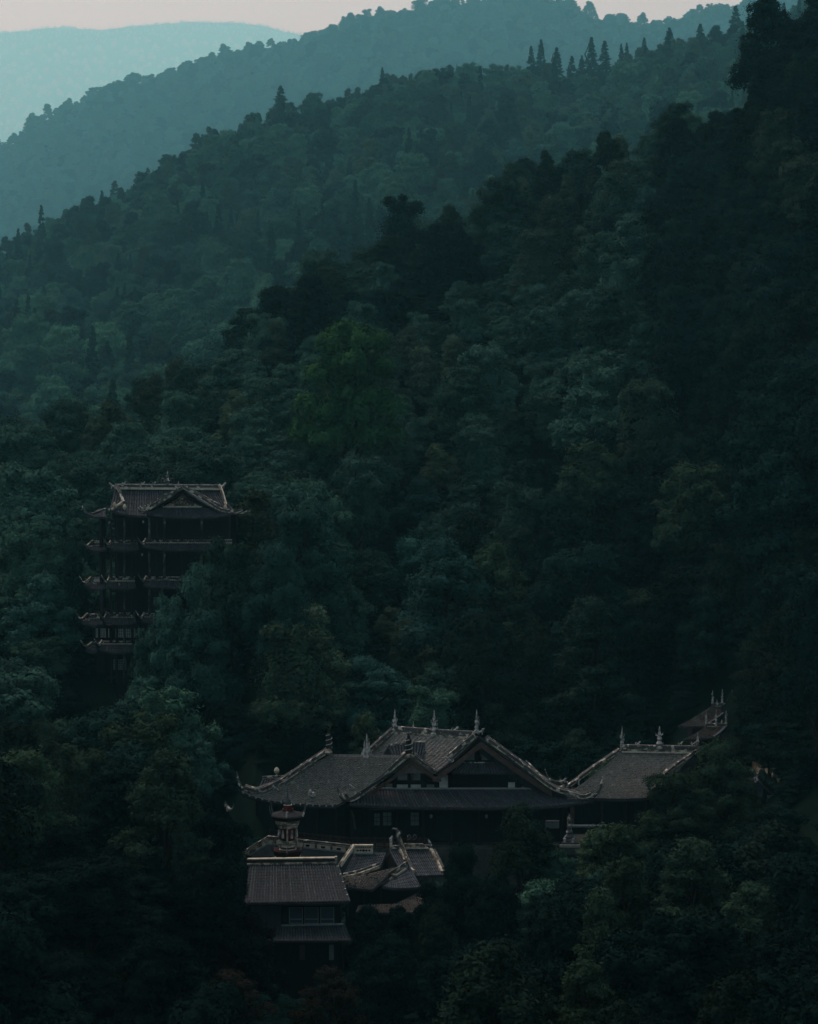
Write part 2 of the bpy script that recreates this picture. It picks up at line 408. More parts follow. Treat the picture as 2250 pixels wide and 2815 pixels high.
def tree_at(kind, px, row_top, Y, width_px, label, group=None, var=None, rot=None, base=None, maxh=22, leaf=None):
    """a tree whose top is at the given place and whose foot stands on the ground there"""
    top = P(px, row_top, Y); zb = groundxy(top.x, Y) if base is None else base
    w = width_px / FPX * Y
    h = min(max(top.z - zb, w * 0.8), maxh)
    e = tree(kind, top.x, Y, top.z - h, w / WID[kind], h / HGT[kind], label, group, var, rot, leaf)
    PLANTED.append((top.x, Y, w * 0.33))
    return e

# far trees: light versions, instanced by one object per wood
far_col = bpy.data.collections.new("far_tree_kinds")
FAR = []
for kind, k, per, la in (('broad', 0, 46, .5), ('broad', 1, 46, .5), ('layer', 0, 46, .5), ('layer', 1, 46, .5), ('clump', 0, 40, .42), ('cypress', 0, 14, .4), ('broad', 2, 46, .5)):
    cv, pads = crown_verts(kind, 900 + 7 * k + len(FAR), per, la, la * 0.55)
    me = quad_mesh("far_crown_%d" % len(FAR), cv, LEAF[kind])
    o = bpy.data.objects.new("far_%d" % len(FAR), me); far_col.objects.link(o); FAR.append(o)
NFAR = len(FAR)
near_col = bpy.data.collections.new("near_tree_kinds")
i = 0
for kind in ('broad', 'layer', 'clump', 'cypress'):
    for cm, tm in PROTO[kind]:
        o = bpy.data.objects.new("near_%02d" % i, cm); near_col.objects.link(o); i += 1
for kind, lf in (('broad', 'black_oak'), ('layer', 'black_oak'), ('clump', 'black_olive'), ('broad', 'pale'), ('broad', 'broad_lit')):
    for cm, tm in PROTO[kind][:(4 if lf == 'broad_lit' else 2)]:
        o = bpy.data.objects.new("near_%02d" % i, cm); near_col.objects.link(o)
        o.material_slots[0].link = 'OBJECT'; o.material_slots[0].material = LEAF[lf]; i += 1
NNEAR = i     # 0-3 broad, 4-7 layered, 8-10 conical, 11-12 cypress, 13-16 shade, 17-18 dark conical, 19-20 pale
haze_warmed_col = bpy.data.collections.new("haze_warmed_tree_kinds")
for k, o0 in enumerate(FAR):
    o = bpy.data.objects.new("haze_warmed_%d" % k, o0.data); haze_warmed_col.objects.link(o)
    o.material_slots[0].link = 'OBJECT'; o.material_slots[0].material = LEAF['haze_warmed']
def wood(name, pts, col, label):
    """one object that grows a tree on each of its points: (x, y, z, kind, scale_xy, scale_z, turn)"""
    pts = np.array(pts, dtype=np.float32); n = len(pts)
    me = bpy.data.meshes.new(name); me.vertices.add(n); me.vertices.foreach_set("co", pts[:, :3].ravel())
    a = me.attributes.new("pick", 'INT', 'POINT'); a.data.foreach_set("value", pts[:, 3].astype(np.int32))
    a = me.attributes.new("size", 'FLOAT_VECTOR', 'POINT'); a.data.foreach_set("vector", pts[:, [4, 4, 5]].ravel())
    tv = np.zeros((n, 3), np.float32); tv[:, 2] = pts[:, 6]
    a = me.attributes.new("turn", 'FLOAT_VECTOR', 'POINT'); a.data.foreach_set("vector", tv.ravel())
    o = bpy.data.objects.new(name, me); C.objects.link(o)
    g = bpy.data.node_groups.new("grow_" + name, 'GeometryNodeTree')
    g.interface.new_socket("Geometry", in_out='INPUT', socket_type='NodeSocketGeometry')
    g.interface.new_socket("Geometry", in_out='OUTPUT', socket_type='NodeSocketGeometry')
    N = g.nodes.new; L = g.links.new
    gi = N('NodeGroupInput'); go = N('NodeGroupOutput'); ip = N('GeometryNodeInstanceOnPoints'); ci = N('GeometryNodeCollectionInfo')
    ci.inputs['Collection'].default_value = col; ci.inputs['Separate Children'].default_value = True; ci.inputs['Reset Children'].default_value = True
    def attr(nm, ty):
        q = N('GeometryNodeInputNamedAttribute'); q.data_type = ty; q.inputs['Name'].default_value = nm; return q.outputs['Attribute']
    L(gi.outputs[0], ip.inputs['Points']); L(ci.outputs[0], ip.inputs['Instance'])
    ip.inputs['Pick Instance'].default_value = True
    L(attr("pick", 'INT'), ip.inputs['Instance Index']); L(attr("turn", 'FLOAT_VECTOR'), ip.inputs['Rotation']); L(attr("size", 'FLOAT_VECTOR'), ip.inputs['Scale'])
    L(ip.outputs[0], go.inputs[0])
    m = o.modifiers.new("grow", 'NODES'); m.node_group = g
    o['kind'] = 'stuff'; o['label'] = label
    return o
# ------------------------------------------------------------------ building kit
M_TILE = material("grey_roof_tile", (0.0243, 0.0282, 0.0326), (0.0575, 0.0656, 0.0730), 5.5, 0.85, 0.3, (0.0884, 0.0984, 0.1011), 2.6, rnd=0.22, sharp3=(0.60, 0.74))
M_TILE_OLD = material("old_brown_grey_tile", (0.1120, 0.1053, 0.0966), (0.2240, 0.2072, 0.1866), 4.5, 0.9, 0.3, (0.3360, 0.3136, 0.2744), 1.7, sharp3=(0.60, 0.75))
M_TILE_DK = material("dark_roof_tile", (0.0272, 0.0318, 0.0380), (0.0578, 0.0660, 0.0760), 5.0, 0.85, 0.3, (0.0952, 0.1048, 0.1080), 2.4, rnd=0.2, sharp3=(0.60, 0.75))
M_TILE_BR = material("dull_brown_tile", (0.045, 0.042, 0.040), (0.085, 0.078, 0.072), 4.5, 0.9, 0.3, (0.13, 0.12, 0.105), 1.7, sharp3=(0.60, 0.75))
M_WORN = material("worn_grey_post", (0.016, 0.017, 0.019), (0.10, 0.105, 0.105), 1.2, 0.85, stretch=(2, 2, 0.7), sharp=(0.46, 0.66))
M_EAVE = material("sooty_eave", (0.010, 0.010, 0.012), (0.026, 0.026, 0.028), 4.0, 0.85, 0.3)
M_SOOTRED = material("sooty_maroon", (0.012, 0.005, 0.005), (0.03, 0.010, 0.010), 3.0, 0.85)
M_BED = material("roof_bed", (0.022, 0.022, 0.024), (0.04, 0.04, 0.042), 3.0, 0.95)
M_RIDGE = material("weathered_ridge", (0.0382, 0.0408, 0.0408), (0.0850, 0.0850, 0.0808), 2.0, 0.85, 0.2, (0.4420, 0.4080, 0.3570), 1.9, sharp3=(0.56, 0.63))
M_CREAM = material("stained_cream_plaster", (0.0648, 0.0576, 0.0468), (0.4032, 0.3600, 0.2736), 1.6, 0.85, 0.1, (0.0432, 0.0432, 0.0396), 0.9, sharp=(0.42, 0.60), sharp3=(0.52, 0.64))
M_PALE = material("pale_cream_plaster", (0.2592, 0.2304, 0.1800), (0.4464, 0.4032, 0.3168), 2.4, 0.85, 0.1, (0.1008, 0.0864, 0.0720), 1.8, sharp3=(0.60, 0.74))
M_STONE = material("bleached_ornament", (0.0992, 0.1023, 0.0992), (0.3720, 0.3596, 0.3348), 3.0, 0.8, 0.2, sharp=(0.40, 0.6))
M_WOOD = material("dark_timber", (0.0095, 0.0095, 0.0105), (0.019, 0.018, 0.018), 2.5, 0.8, 0.1, stretch=(4, 4, 0.6))
M_BROWN = material("brown_bargeboard", (0.0467, 0.0324, 0.0266), (0.0850, 0.0594, 0.0475), 2.0, 0.8, 0.1)
M_REDWOOD = material("red_brown_timber", (0.0303, 0.0196, 0.0176), (0.0468, 0.0308, 0.0272), 2.0, 0.8)
M_PANEL = material("pale_paper_panel", (0.26, 0.28, 0.27), (0.42, 0.44, 0.42), 1.5, 0.8)
M_DIMPANEL = material("dull_infill_panel", (0.10, 0.11, 0.11), (0.16, 0.17, 0.17), 1.5, 0.85)
M_WALL = material("dark_plank_wall", (0.0075, 0.0075, 0.009), (0.014, 0.013, 0.014), 2.0, 0.85, stretch=(3, 3, 0.4))
M_BLUEWALL = material("blue_grey_boards", (0.028, 0.034, 0.046), (0.045, 0.052, 0.066), 1.2, 0.7, stretch=(3, 3, 0.4))
M_GREYWALL = material("slate_grey_render", (0.055, 0.062, 0.068), (0.09, 0.098, 0.104), 0.8, 0.9, 0.1, (0.04, 0.045, 0.045), 0.4)
M_PODIUM = material("mossy_terrace_stone", (0.030, 0.034, 0.030), (0.06, 0.062, 0.055), 1.0, 0.95, 0.3)
M_RED = material("oxblood_paint", (0.0605, 0.0077, 0.0072), (0.0908, 0.0138, 0.0124), 2.0, 0.6)
M_MAROON = material("maroon_paint", (0.0350, 0.0081, 0.0072), (0.0550, 0.0135, 0.0117), 2.0, 0.7)
M_WHITE = material("white_limewash", (0.2338, 0.2244, 0.1963), (0.3459, 0.3319, 0.2945), 3.0, 0.8)
M_GLASS = material("blue_dark_glass", (0.030, 0.042, 0.055), (0.045, 0.058, 0.072), 0.7, 0.25, spec=0.5)
M_FRAME = material("grey_window_frame", (0.1280, 0.1520, 0.1600), (0.1920, 0.2160, 0.2240), 3.0, 0.6)
M_CLIFF = material("ochre_rock", (0.05, 0.042, 0.032), (0.20, 0.172, 0.128), 1.1, 0.95, 0.5, (0.03, 0.028, 0.022), 0.7, stretch=(1.4, 1.4, 0.5))
M_LATTICE = material("pale_green_lattice_paper", (0.30, 0.34, 0.31), (0.42, 0.46, 0.42), 2.0, 0.8)

def lerp(a, b, t): return a + (b - a) * t
def crom(pts, n=6):
    out = []
    for i in range(len(pts) - 1):
        p0 = pts[max(i - 1, 0)]; p1 = pts[i]; p2 = pts[i + 1]; p3 = pts[min(i + 2, len(pts) - 1)]
        for k in range(n):
            t = k / n
            out.append(0.5 * ((2 * p1) + (p2 - p0) * t + (2 * p0 - 5 * p1 + 4 * p2 - p3) * t * t + (3 * p1 - p0 - 3 * p2 + p3) * t ** 3))
    out.append(pts[-1].copy())
    return out
Q = P
def QL(*pts): return [P(*p) for p in pts]

def thing(name, label, cat, loc, group=None):
    e = bpy.data.objects.new(name, None); C.objects.link(e)
    e.location = loc; e['label'] = label; e['category'] = cat; e['kind'] = 'thing'
    if group: e['group'] = group
    e.empty_display_size = 0.5
    return e
class MB:
    def __init__(s): s.v = []; s.f = []
    def quad(s, *p):
        k = len(s.v); s.v += [Vector(q) for q in p]; s.f.append(tuple(range(k, k + len(p)))); return s
    def hexa(s, b, t):
        """box from four bottom and four top corners in the same turn"""
        k = len(s.v); s.v += [Vector(q) for q in b] + [Vector(q) for q in t]
        s.f += [(k + 3, k + 2, k + 1, k), (k + 4, k + 5, k + 6, k + 7)] + [(k + i, k + (i + 1) % 4, k + 4 + (i + 1) % 4, k + 4 + i) for i in range(4)]
        return s
    def box(s, x0, x1, y0, y1, z0, z1):
        return s.hexa([(x0, y0, z0), (x1, y0, z0), (x1, y1, z0), (x0, y1, z0)], [(x0, y0, z1), (x1, y0, z1), (x1, y1, z1), (x0, y1, z1)])
    def pbox(s, px0, px1, r0, r1, Y, th, back=0.0):
        """upright box whose front face covers the measured rectangle at distance Y"""
        return s.box(Xof(px0, r0, Y), Xof(px1, r0, Y), Y, Y + th + back, Zof(r1, Y), Zof(r0, Y))
    def beam(s, a, b, w, h):
        d = (b - a); hd = Vector((d.x, d.y, 0))
        n = Vector((-hd.y, hd.x, 0)).normalized() * (w / 2) if hd.length > 1e-4 else Vector((w / 2, 0, 0))
        u = Vector((0, 0, h))
        return s.hexa([a - n, a + n, b + n, b - n], [a - n + u, a + n + u, b + n + u, b - n + u])
    def sweep(s, pts, w, h, w1=None, h1=None, off=0.0):
        n = len(pts); k = len(s.v); w1 = w if w1 is None else w1; h1 = h if h1 is None else h1
        for i, p in enumerate(pts):
            d = pts[min(i + 1, n - 1)] - pts[max(i - 1, 0)]; hd = Vector((d.x, d.y, 0))
            m = Vector((-hd.y, hd.x, 0)).normalized() if hd.length > 1e-4 else Vector((0, 1, 0))
            up = m.cross(d).normalized(); up = up if up.z >= 0 else -up
            t = i / (n - 1); ww = lerp(w, w1, t) / 2; hh = lerp(h, h1, t)
            b = p + up * off
            s.v += [b - m * ww, b + m * ww, b + m * ww + up * hh, b - m * ww + up * hh]
        for i in range(n - 1):
            for j in range(4):
                s.f.append((k + i * 4 + j, k + i * 4 + (j + 1) % 4, k + i * 4 + 4 + (j + 1) % 4, k + i * 4 + 4 + j))
        s.f += [(k, k + 3, k + 2, k + 1), (k + (n - 1) * 4, k + (n - 1) * 4 + 1, k + (n - 1) * 4 + 2, k + (n - 1) * 4 + 3)]
        return s
    def tube(s, pts, r, n=6):
        rs = r if isinstance(r, (list, tuple)) else [r] * len(pts)
        v, f = tube_np(pts, rs, n); k = len(s.v); s.v += v; s.f += [tuple(i + k for i in q) for q in f]
        s.f.append(tuple(range(k + n - 1, k - 1, -1))); s.f.append(tuple(range(len(s.v) - n, len(s.v))))
        return s
    def lathe(s, c, prof, n=10):
        k = len(s.v)
        for r, z in prof:
            for j in range(n):
                a = 2 * math.pi * (j + .5) / n
                s.v.append(Vector((c[0] + r * math.cos(a), c[1] + r * math.sin(a), c[2] + z)))
        for i in range(len(prof) - 1):
            for j in range(n):
                s.f.append((k + i * n + j, k + i * n + (j + 1) % n, k + (i + 1) * n + (j + 1) % n, k + (i + 1) * n + j))
        s.f.append(tuple(range(k + n - 1, k - 1, -1))); s.f.append(tuple(range(len(s.v) - n, len(s.v))))
        return s
    def slab(s, F, ns=10, nt=6, th=0.22):
        k = len(s.v); m = nt + 1
        for lvl in (0, 1):
            for i in range(ns + 1):
                for j in range(m):
                    p = F(i / ns, j / nt).copy(); p.z -= lvl * th; s.v.append(p)
        N = (ns + 1) * m
        for i in range(ns):
            for j in range(nt):
                a, b, c, d = k + i * m + j, k + i * m + j + 1, k + (i + 1) * m + j + 1, k + (i + 1) * m + j
                s.f.append((a, b, c, d)); s.f.append((a + N, d + N, c + N, b + N))
        for i in range(ns):
            for j in (0, nt):
                a, d = k + i * m + j, k + (i + 1) * m + j
                s.f.append((a, d, d + N, a + N))
        for j in range(nt):
            for i in (0, ns):
                a, b = k + i * m + j, k + i * m + j + 1
                s.f.append((a, a + N, b + N, b))
        return s
    def make(s, name, mat, thing_, parent=None, label=None, smooth=False, stuff=False):
        o0 = thing_.location
        o = mesh_obj(name, [v - o0 for v in s.v], s.f, mat, parent or thing_, smooth)
        if label: o['label'] = label
        if stuff: o['kind'] = 'stuff'
        return o
def slope(tl, tr, bl, br, sag=0.25, ll=0.0, lr=0.0, pw=4):
    """a roof slope: s runs along the eave, t from ridge to eave; hollow in the middle, corners swept up"""
    def F(s, t):
        p = lerp(lerp(tl, tr, s), lerp(bl, br, s), t)
        p.z += -sag * 4 * t * (1 - t) * 0.8 + t * t * (ll * (1 - s) ** pw + lr * s ** pw)
        return p
    return F
def normal_at(F, s, t):
    e = 0.01
    a = F(min(s + e, 1), t) - F(max(s - e, 0), t); b = F(s, min(t + e, 1)) - F(s, max(t - e, 0))
    n = a.cross(b)
    if n.length < 1e-9: return Vector((0, 0, 1)), Vector((1, 0, 0))
    n.normalize(); n = n if n.z >= 0 else -n
    return n, a.normalized()
def row_into(mb, F, s, r, seg, step=0.03, cap=True):
    """one row of overlapping half-round tiles running down the slope"""
    k0 = len(mb.v); rows = []
    for i in range(seg):
        for q, dr in ((i / seg, 0.0), ((i + 1) / seg, step)):
            n, a = normal_at(F, s, q); c = F(s, q); rr = r * (0.92 + dr / max(r, .01) * 0.9)
            j = R.uniform(-.012, .012)
            mb.v += [c - a * rr + n * 0.0, c - a * rr * .5 + n * rr * 1.15 + a * j, c + a * rr * .5 + n * rr * 1.15 + a * j, c + a * rr]
    m = seg * 2
    for i in range(m - 1):
        for q in range(3):
            b = k0 + i * 4 + q; mb.f.append((b, b + 4, b + 5, b + 1))
    e = k0 + (m - 1) * 4; mb.f.append((e, e + 1, e + 2, e + 3)); mb.f.append((k0 + 3, k0 + 2, k0 + 1, k0))
def tile_rows(F, n, r, seg, mat, thing_, parent, single=True, lo=0.0, hi=1.0, name="tile_row"):
    if single:
        for i in range(n):
            mb = MB(); row_into(mb, F, lo + (hi - lo) * (i + .5) / n, r, seg); mb.make(name, mat, thing_, parent)
    else:
        mb = MB()
        for i in range(n): row_into(mb, F, lo + (hi - lo) * (i + .5) / n, r, seg)
        mb.make(name, mat, thing_, parent, stuff=True)
def rough_tiles(F, ns, nt, mat, thing_, parent):
    """old slope of thin curved tiles, each shifted and lifted a little; past counting at this distance"""
    mb = MB()
    for i in range(ns):
        for j in range(nt):
            s0, s1 = i / ns, (i + 0.94) / ns; t0, t1 = j / nt, min(1, (j + 1.12) / nt)
            n, a = normal_at(F, (s0 + s1) / 2, (t0 + t1) / 2)
            up = 0.05 + R.uniform(0, 0.05) + (0.10 if R.random() < 0.04 else 0); sh = a * R.uniform(-.03, .03)
            p = [F(s0, t0), F((s0 + s1) / 2, t0), F(s1, t0)]; q = [F(s0, t1), F((s0 + s1) / 2, t1), F(s1, t1)]
            k = len(mb.v); bow = 0.07 if i % 2 else -0.0
            mb.v += [p[0] + n * .02, p[1] + n * (.03 + bow), p[2] + n * .02, q[0] + n * up + sh, q[1] + n * (up + bow) + sh, q[2] + n * up + sh, q[0] + sh, q[2] + sh]
            mb.f += [(k, k + 3, k + 4, k + 1), (k + 1, k + 4, k + 5, k + 2), (k + 3, k + 6, k + 7, k + 5)]
    mb.make("roof_tiles", mat, thing_, parent, stuff=True)
def ridge_band(pts, thing_, parent, w=0.45, h=0.5, n=5, cream=True, taper=1.0, names=("ridge", "ridge_cap", "plaster_band")):
    """built-up ridge: stained band below, dark course, projecting cap"""
    c = crom(pts, n)
    MB().sweep(c, w * .8, h * .62, w * .8 * taper, h * .62 * taper).make(names[0], M_RIDGE, thing_, parent)
    MB().sweep(c, w, h * .22, w * taper, h * .22 * taper, off=h * .62).make(names[1], M_RIDGE, thing_, parent)
    if cream:
        MB().sweep(c, w * .86, h * .26, w * .86 * taper, h * .26 * taper, off=0.0).make(names[2], M_CREAM, thing_, parent)
def horn(pts, thing_, parent, r=0.2, mat=None, name="eave_horn"):
    c = crom(pts, 5); n = len(c)
    MB().tube(c, [r * (1 - 0.9 * (i / (n - 1)) ** 1.3) + .015 for i in range(n)], 6).make(name, mat or M_RIDGE, thing_, parent)
def spire(base, h, r, thing_, parent, curls=True, mat=None):
    m = mat or M_STONE
    r *= .72; h *= 1.06
    mb = MB().lathe(base, [(r * 1.3, -.1), (r * 1.3, .06 * h), (r * .8, .1 * h), (r * 1.15, .2 * h), (r * .65, .32 * h), (r * .95, .42 * h), (r * .5, .55 * h), (r * .62, .63 * h), (r * .3, .78 * h), (r * .34, .84 * h), (0.02, h)], 8)
    for k in range(7):
        a = R.uniform(0, 6.28); zz = h * R.uniform(.1, .62)
        d = Vector((math.cos(a), math.sin(a) * .6, 0)) * r
        b = Vector(base) + Vector((0, 0, zz))
        mb.tube([b, b + d * 1.2 + Vector((0, 0, h * .05)), b + d * 1.3 + Vector((0, 0, h * .16))], [r * .4, r * .25, .02], 5)
    mb.make("finial", m, thing_, parent)
def beast(base, dirx, size, thing_, parent, mat=None, name="roof_beast"):
    """crouching ridge animal: body, raised head, curled tail"""
    b = Vector(base); X = Vector((dirx, 0, 0)); Z = Vector((0, 0, 1))
    mb = MB().tube(crom([b - X * .5 * size, b + Z * .35 * size - X * .2 * size, b + X * .3 * size + Z * .5 * size, b + X * .45 * size + Z * .9 * size, b + X * .75 * size + Z * .95 * size], 4),
                   [size * (0.10 + 0.16 * math.sin(math.pi * i / 16)) for i in range(17)], 6)
    mb.tube(crom([b - X * .45 * size, b - X * .75 * size + Z * .3 * size, b - X * .6 * size + Z * .8 * size, b - X * .35 * size + Z * .75 * size], 3), [size * .13 * (1 - i / 11) + .015 for i in range(10)], 5)
    for q in (-.3, .3): mb.tube([b + X * q * size - Z * .1 * size, b + X * q * size + Z * .3 * size], [size * .11, size * .13], 5)
    mb.make(name, mat or M_STONE, thing_, parent)
def post(px, r0, r1, Y, w, thing_, mat=None, name="column", parent=None):
    x = Xof(px, (r0 + r1) / 2, Y)
    return MB().lathe((x, Y, Zof(r1, Y)), [(w * .7, 0), (w * .7, .25), (w * .5, .3), (w * .5, Zof(r0, Y) - Zof(r1, Y))], 8).make(name, mat or M_WOOD, thing_, parent)
def panel(px0, px1, r0, r1, Y, thing_, mat=None, name="window_panel", frame=True, parent=None, bars=(1, 1)):
    p = MB().pbox(px0, px1, r0, r1, Y, 0.06).make(name, mat or M_PANEL, thing_, parent)
    if frame:
        mb = MB(); x0, x1, z1, z0 = Xof(px0, r0, Y), Xof(px1, r0, Y), Zof(r0, Y), Zof(r1, Y); t = 0.05; y = Y - 0.05
        for zz in [z0 + (z1 - z0) * k / bars[1] for k in range(bars[1] + 1)]: mb.box(x0 - t, x1 + t, y, y + .04, zz - t / 2, zz + t / 2)
        for xx in [x0 + (x1 - x0) * k / bars[0] for k in range(bars[0] + 1)]: mb.box(xx - t / 2, xx + t / 2, y - .012, y + .028, z0 - t, z1 + t)
        mb.make("frame", M_WOOD, thing_, p if parent is None else parent)
    return p
# ------------------------------------------------------------------ the main hall with its two front gables
H = thing("temple_hall", "large grey-roofed temple hall with two brown front gables and upturned eaves", "temple", Q(1270, 2320, 201))
roofL = MB(); F_wing = slope(Q(905, 2077, 199.5), Q(1131, 2080, 198.0), Q(664, 2196, 199.6), Q(927, 2221, 196.5), 0.2, 0.75, 0.25, 6)
wr = roofL.slab(F_wing, 14, 8, 0.25).make("wing_roof", M_BED, H)
rough_tiles(F_wing, 62, 30, M_TILE_OLD, H, wr)
N2, F2 = Q(1131, 2076, 198.0), Q(907, 2073, 199.5)
V1 = Q(1200, 2122, 198.2); V2 = V1 + (F2 - N2)
MB().slab(slope(F2, N2, V2, V1, 0.1), 4, 3, 0.2).make("wing_roof", M_TILE_OLD, H)
back = Vector((2.5, 6.5, -4.2))
MB().slab(slope(F2, V2, F2 + Vector((-1, 6.5, -4.2)), F2 + Vector((6, 7.5, -4.2)), 0.1), 4, 3, 0.2).make("wing_back_roof", M_TILE_OLD, H)
# big roof
N1, F1 = Q(1316, 2024, 198.3), Q(1090, 2005, 203.6); B1 = Q(1203, 2123, 198.3)
F_big = slope(F1, N1, B1 + (F1 - N1), B1, 0.25)
br_ = MB().slab(F_big, 10, 7, 0.25).make("main_roof", M_BED, H)
rough_tiles(F_big, 40, 22, M_TILE_OLD, H, br_)
R1 = Q(1560, 2190, 197.6)
F_bigR = slope(N1 + Vector((0.2, 0, 0)), F1 + Vector((0.2, 0, 0)), R1, R1 + (F1 - N1), 0.3)
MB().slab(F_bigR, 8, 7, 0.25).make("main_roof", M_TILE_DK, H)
# ridge of the big roof and its finials
ridge_band([Q(1086, 2017, 203.5), Q(1200, 2026, 200.9), Q(1306, 2032, 198.4)], H, br_, 0.5, 0.95, 6)
for (px, r0, r1, Y, w) in ((1086, 1953, 2008, 203.5, .30), (1194, 1956, 2020, 200.9, .38), (1311, 1953, 2012, 198.5, .27)):
    spire(Q(px, r1, Y), Zof(r0, Y) - Zof(r1, Y), w, H, br_)
spire(Q(1137, 2010, 202.3), 1.0, .13, H, br_); beast(Q(1252, 2012, 199.7), 1, .5, H, br_); beast(Q(1322, 2018, 198.4), 1, .55, H, br_); beast(Q(1097, 2008, 203.5), -1, .5, H, br_)
# dormer on the big slope
F_dor = slope(Q(1067, 2051, 200.4), Q(1183, 2039, 201.2), Q(1083, 2089, 199.4), Q(1168, 2093, 199.8), 0.05)
dm = MB().slab(F_dor, 6, 3, 0.12).make("dormer_roof", M_BED, H)
tile_rows(F_dor, 13, 0.11, 5, M_TILE_DK, H, dm)
MB().slab(slope(Q(1067, 2051, 200.4), Q(1183, 2039, 201.2), Q(1046, 2085, 201.2), Q(1160, 2060, 202.2), 0.0), 3, 2, 0.12).make("dormer_roof", M_TILE_DK, H)
MB().quad(Q(1066, 2056, 200.5), Q(1049, 2088, 200.7), Q(1082, 2088, 199.7)).make("dormer_gable", M_WALL, H)
MB().sweep([Q(1066, 2051, 200.38), Q(1183, 2039, 201.18)], .16, .14).make("dormer_ridge", M_RIDGE, H, dm)
# rakes: built-up verge ridges, running out into the upturned corners
def rake(pts, n=6, w=0.5, h=0.5, tip=None, tr=.2):
    ridge_band(QL(*pts), H, None, w, h, n, True, 0.85, ("verge_ridge", "verge_cap", "verge_plaster"))
    c = [p + Vector((0, 0.45, 0.12)) for p in crom(QL(*pts), n)]
    MB().sweep(c, .34, h * .8, .3, h * .7).make("verge_ridge", M_RIDGE, H)
    if tip: horn(QL(*tip), H, None, tr)
rake([(1309, 2028, 198.2), (1262, 2065, 198.2), (1240, 2084, 198.2)], w=.7, h=.6)
rake([(1335, 2036, 198.0), (1430, 2104, 197.9), (1514, 2168, 197.5), (1572, 2187, 197.0), (1607, 2196, 196.6), (1636, 2186, 196.3)], w=.55, h=.5,
     tip=[(1632, 2190, 196.3), (1648, 2172, 196.2), (1655, 2152, 196.1), (1659, 2134, 196.1)])
rake([(1124, 2078, 197.9), (1060, 2136, 197.8), (1000, 2184, 197.4), (960, 2204, 196.8), (940, 2190, 196.5)], w=.7, h=.6,
     tip=[(950, 2202, 196.6), (938, 2190, 196.4), (931, 2177, 196.3), (929, 2162, 196.3)])
rake([(1137, 2082, 198.0), (1165, 2105, 198.0), (1196, 2124, 198.0)], w=.4, h=.4)
rake([(903, 2070, 199.4), (840, 2112, 199.4), (770, 2156, 199.2), (712, 2180, 199.3), (672, 2172, 199.6)], w=.6, h=.55,
     tip=[(690, 2178, 199.4), (665, 2164, 199.7), (655, 2144, 199.9), (651, 2120, 200)], tr=.22)
rake([(1083, 2012, 203.4), (1045, 2046, 203.3), (1012, 2074, 203.1)], w=.5, h=.5)
horn(QL((1552, 2150, 200.5), (1527, 2149, 200.7), (1508, 2138, 200.9), (1498, 2111, 201)), H, None, .2)
beast(Q(1549, 2152, 200.4), 1, .45, H, None)
MB().sweep(crom(QL((1440, 2098, 203), (1500, 2150, 202), (1560, 2160, 200.6)), 4), .4, .4).make("verge_ridge", M_RIDGE, H)
# verge end ornaments, the spiral posts and the white flame finial
for (px, r0, r1, Y) in ((1236, 2072, 2096, 198.0), (757, 2150, 2172, 199.0), (971, 2158, 2172, 197.4)):
    beast(Q(px, r1, Y), -1, .55, H, None, name="verge_beast")
def spiral(px, r0, r1, Y, w):
    b = Q(px, r1, Y); h = Zof(r0, Y) - b.z
    k = MB().lathe(b, [(w * 1.3, 0), (w, .1), (w * .85, h * .8), (w * .4, h * .88), (w * .5, h * .92), (.02, h * 1.12)], 10).make("spiral_post", M_WOOD, H)
    hp = [b + Vector((math.cos(a) * w * 1.02, math.sin(a) * w * 1.02, h * .12 + h * .68 * a / 17.5)) for a in [i * .5 for i in range(36)]]
    MB().tube(hp, .05, 4).make("white_band", M_WHITE, H, k)
    return k
spiral(905, 2008, 2062, 199.4, .30); spiral(1124, 2022, 2076, 197.9, .36)
MB().lathe(Q(1126, 2085, 197.75), [(.42, 0), (.5, .15), (.34, .4), (.2, .5)], 8).make("verge_ornament", M_CREAM, H)
MB().lathe(Q(903, 2074, 199.2), [(.4, 0), (.46, .2), (.3, .5), (.18, .6)], 8).make("verge_ornament", M_CREAM, H)
fl = MB(); b = Q(1009, 2086, 198.9)
for (dx, h, r) in ((0, 2.6, .22), (-.24, 1.9, .17), (.22, 2.1, .17), (-.45, 1.0, .16), (.42, .9, .14), (.05, 1.5, .3)):
    fl.lathe(b + Vector((dx, R.uniform(-.1, .1), 0)), [(r, -.1), (r * 1.1, h * .12), (r * .75, h * .3), (r * .85, h * .42), (r * .45, h * .6), (r * .5, h * .7), (.02, h)], 7)
fl.make("flame_finial", M_STONE, H, wr)
of = MB(); b = Q(853, 2184, 197.6)
of.lathe(b, [(.22, -.1), (.2, .35), (.12, .5), (.1, .55)], 6); of.lathe(b + Vector((.3, 0, -.1)), [(.3, -.1), (.25, .3), (.05, .35)], 6)
of.make("slope_ornament", M_STONE, H, wr)
# bargeboards
def barge(pts, h=.55):
    mb = MB(); c = QL(*pts)
    for a, d in zip(c[:-1], c[1:]):
        up = Vector((0, 0, -h)); y = Vector((0, .22, 0))
        mb.hexa([a + up, d + up, d + up + y, a + up + y], [a, d, d + y, a + y])
    mb.make("bargeboard", M_BROWN, H)
barge([(1323, 2040, 198.1), (1260, 2090, 198.1), (1206, 2130, 198.1)], .6)
barge([(1324, 2040, 198.1), (1420, 2110, 198.0), (1519, 2176, 197.7)], .62)
barge([(1132, 2090, 198.0), (1080, 2135, 198.0), (1024, 2174, 197.8)], .42)
barge([(1133, 2090, 198.0), (1160, 2108, 198.0), (1192, 2130, 198.0)], .5)
MB().pbox(1190, 1214, 2136, 2150, 198.0, .3).make("gable_bracket", M_BROWN, H)
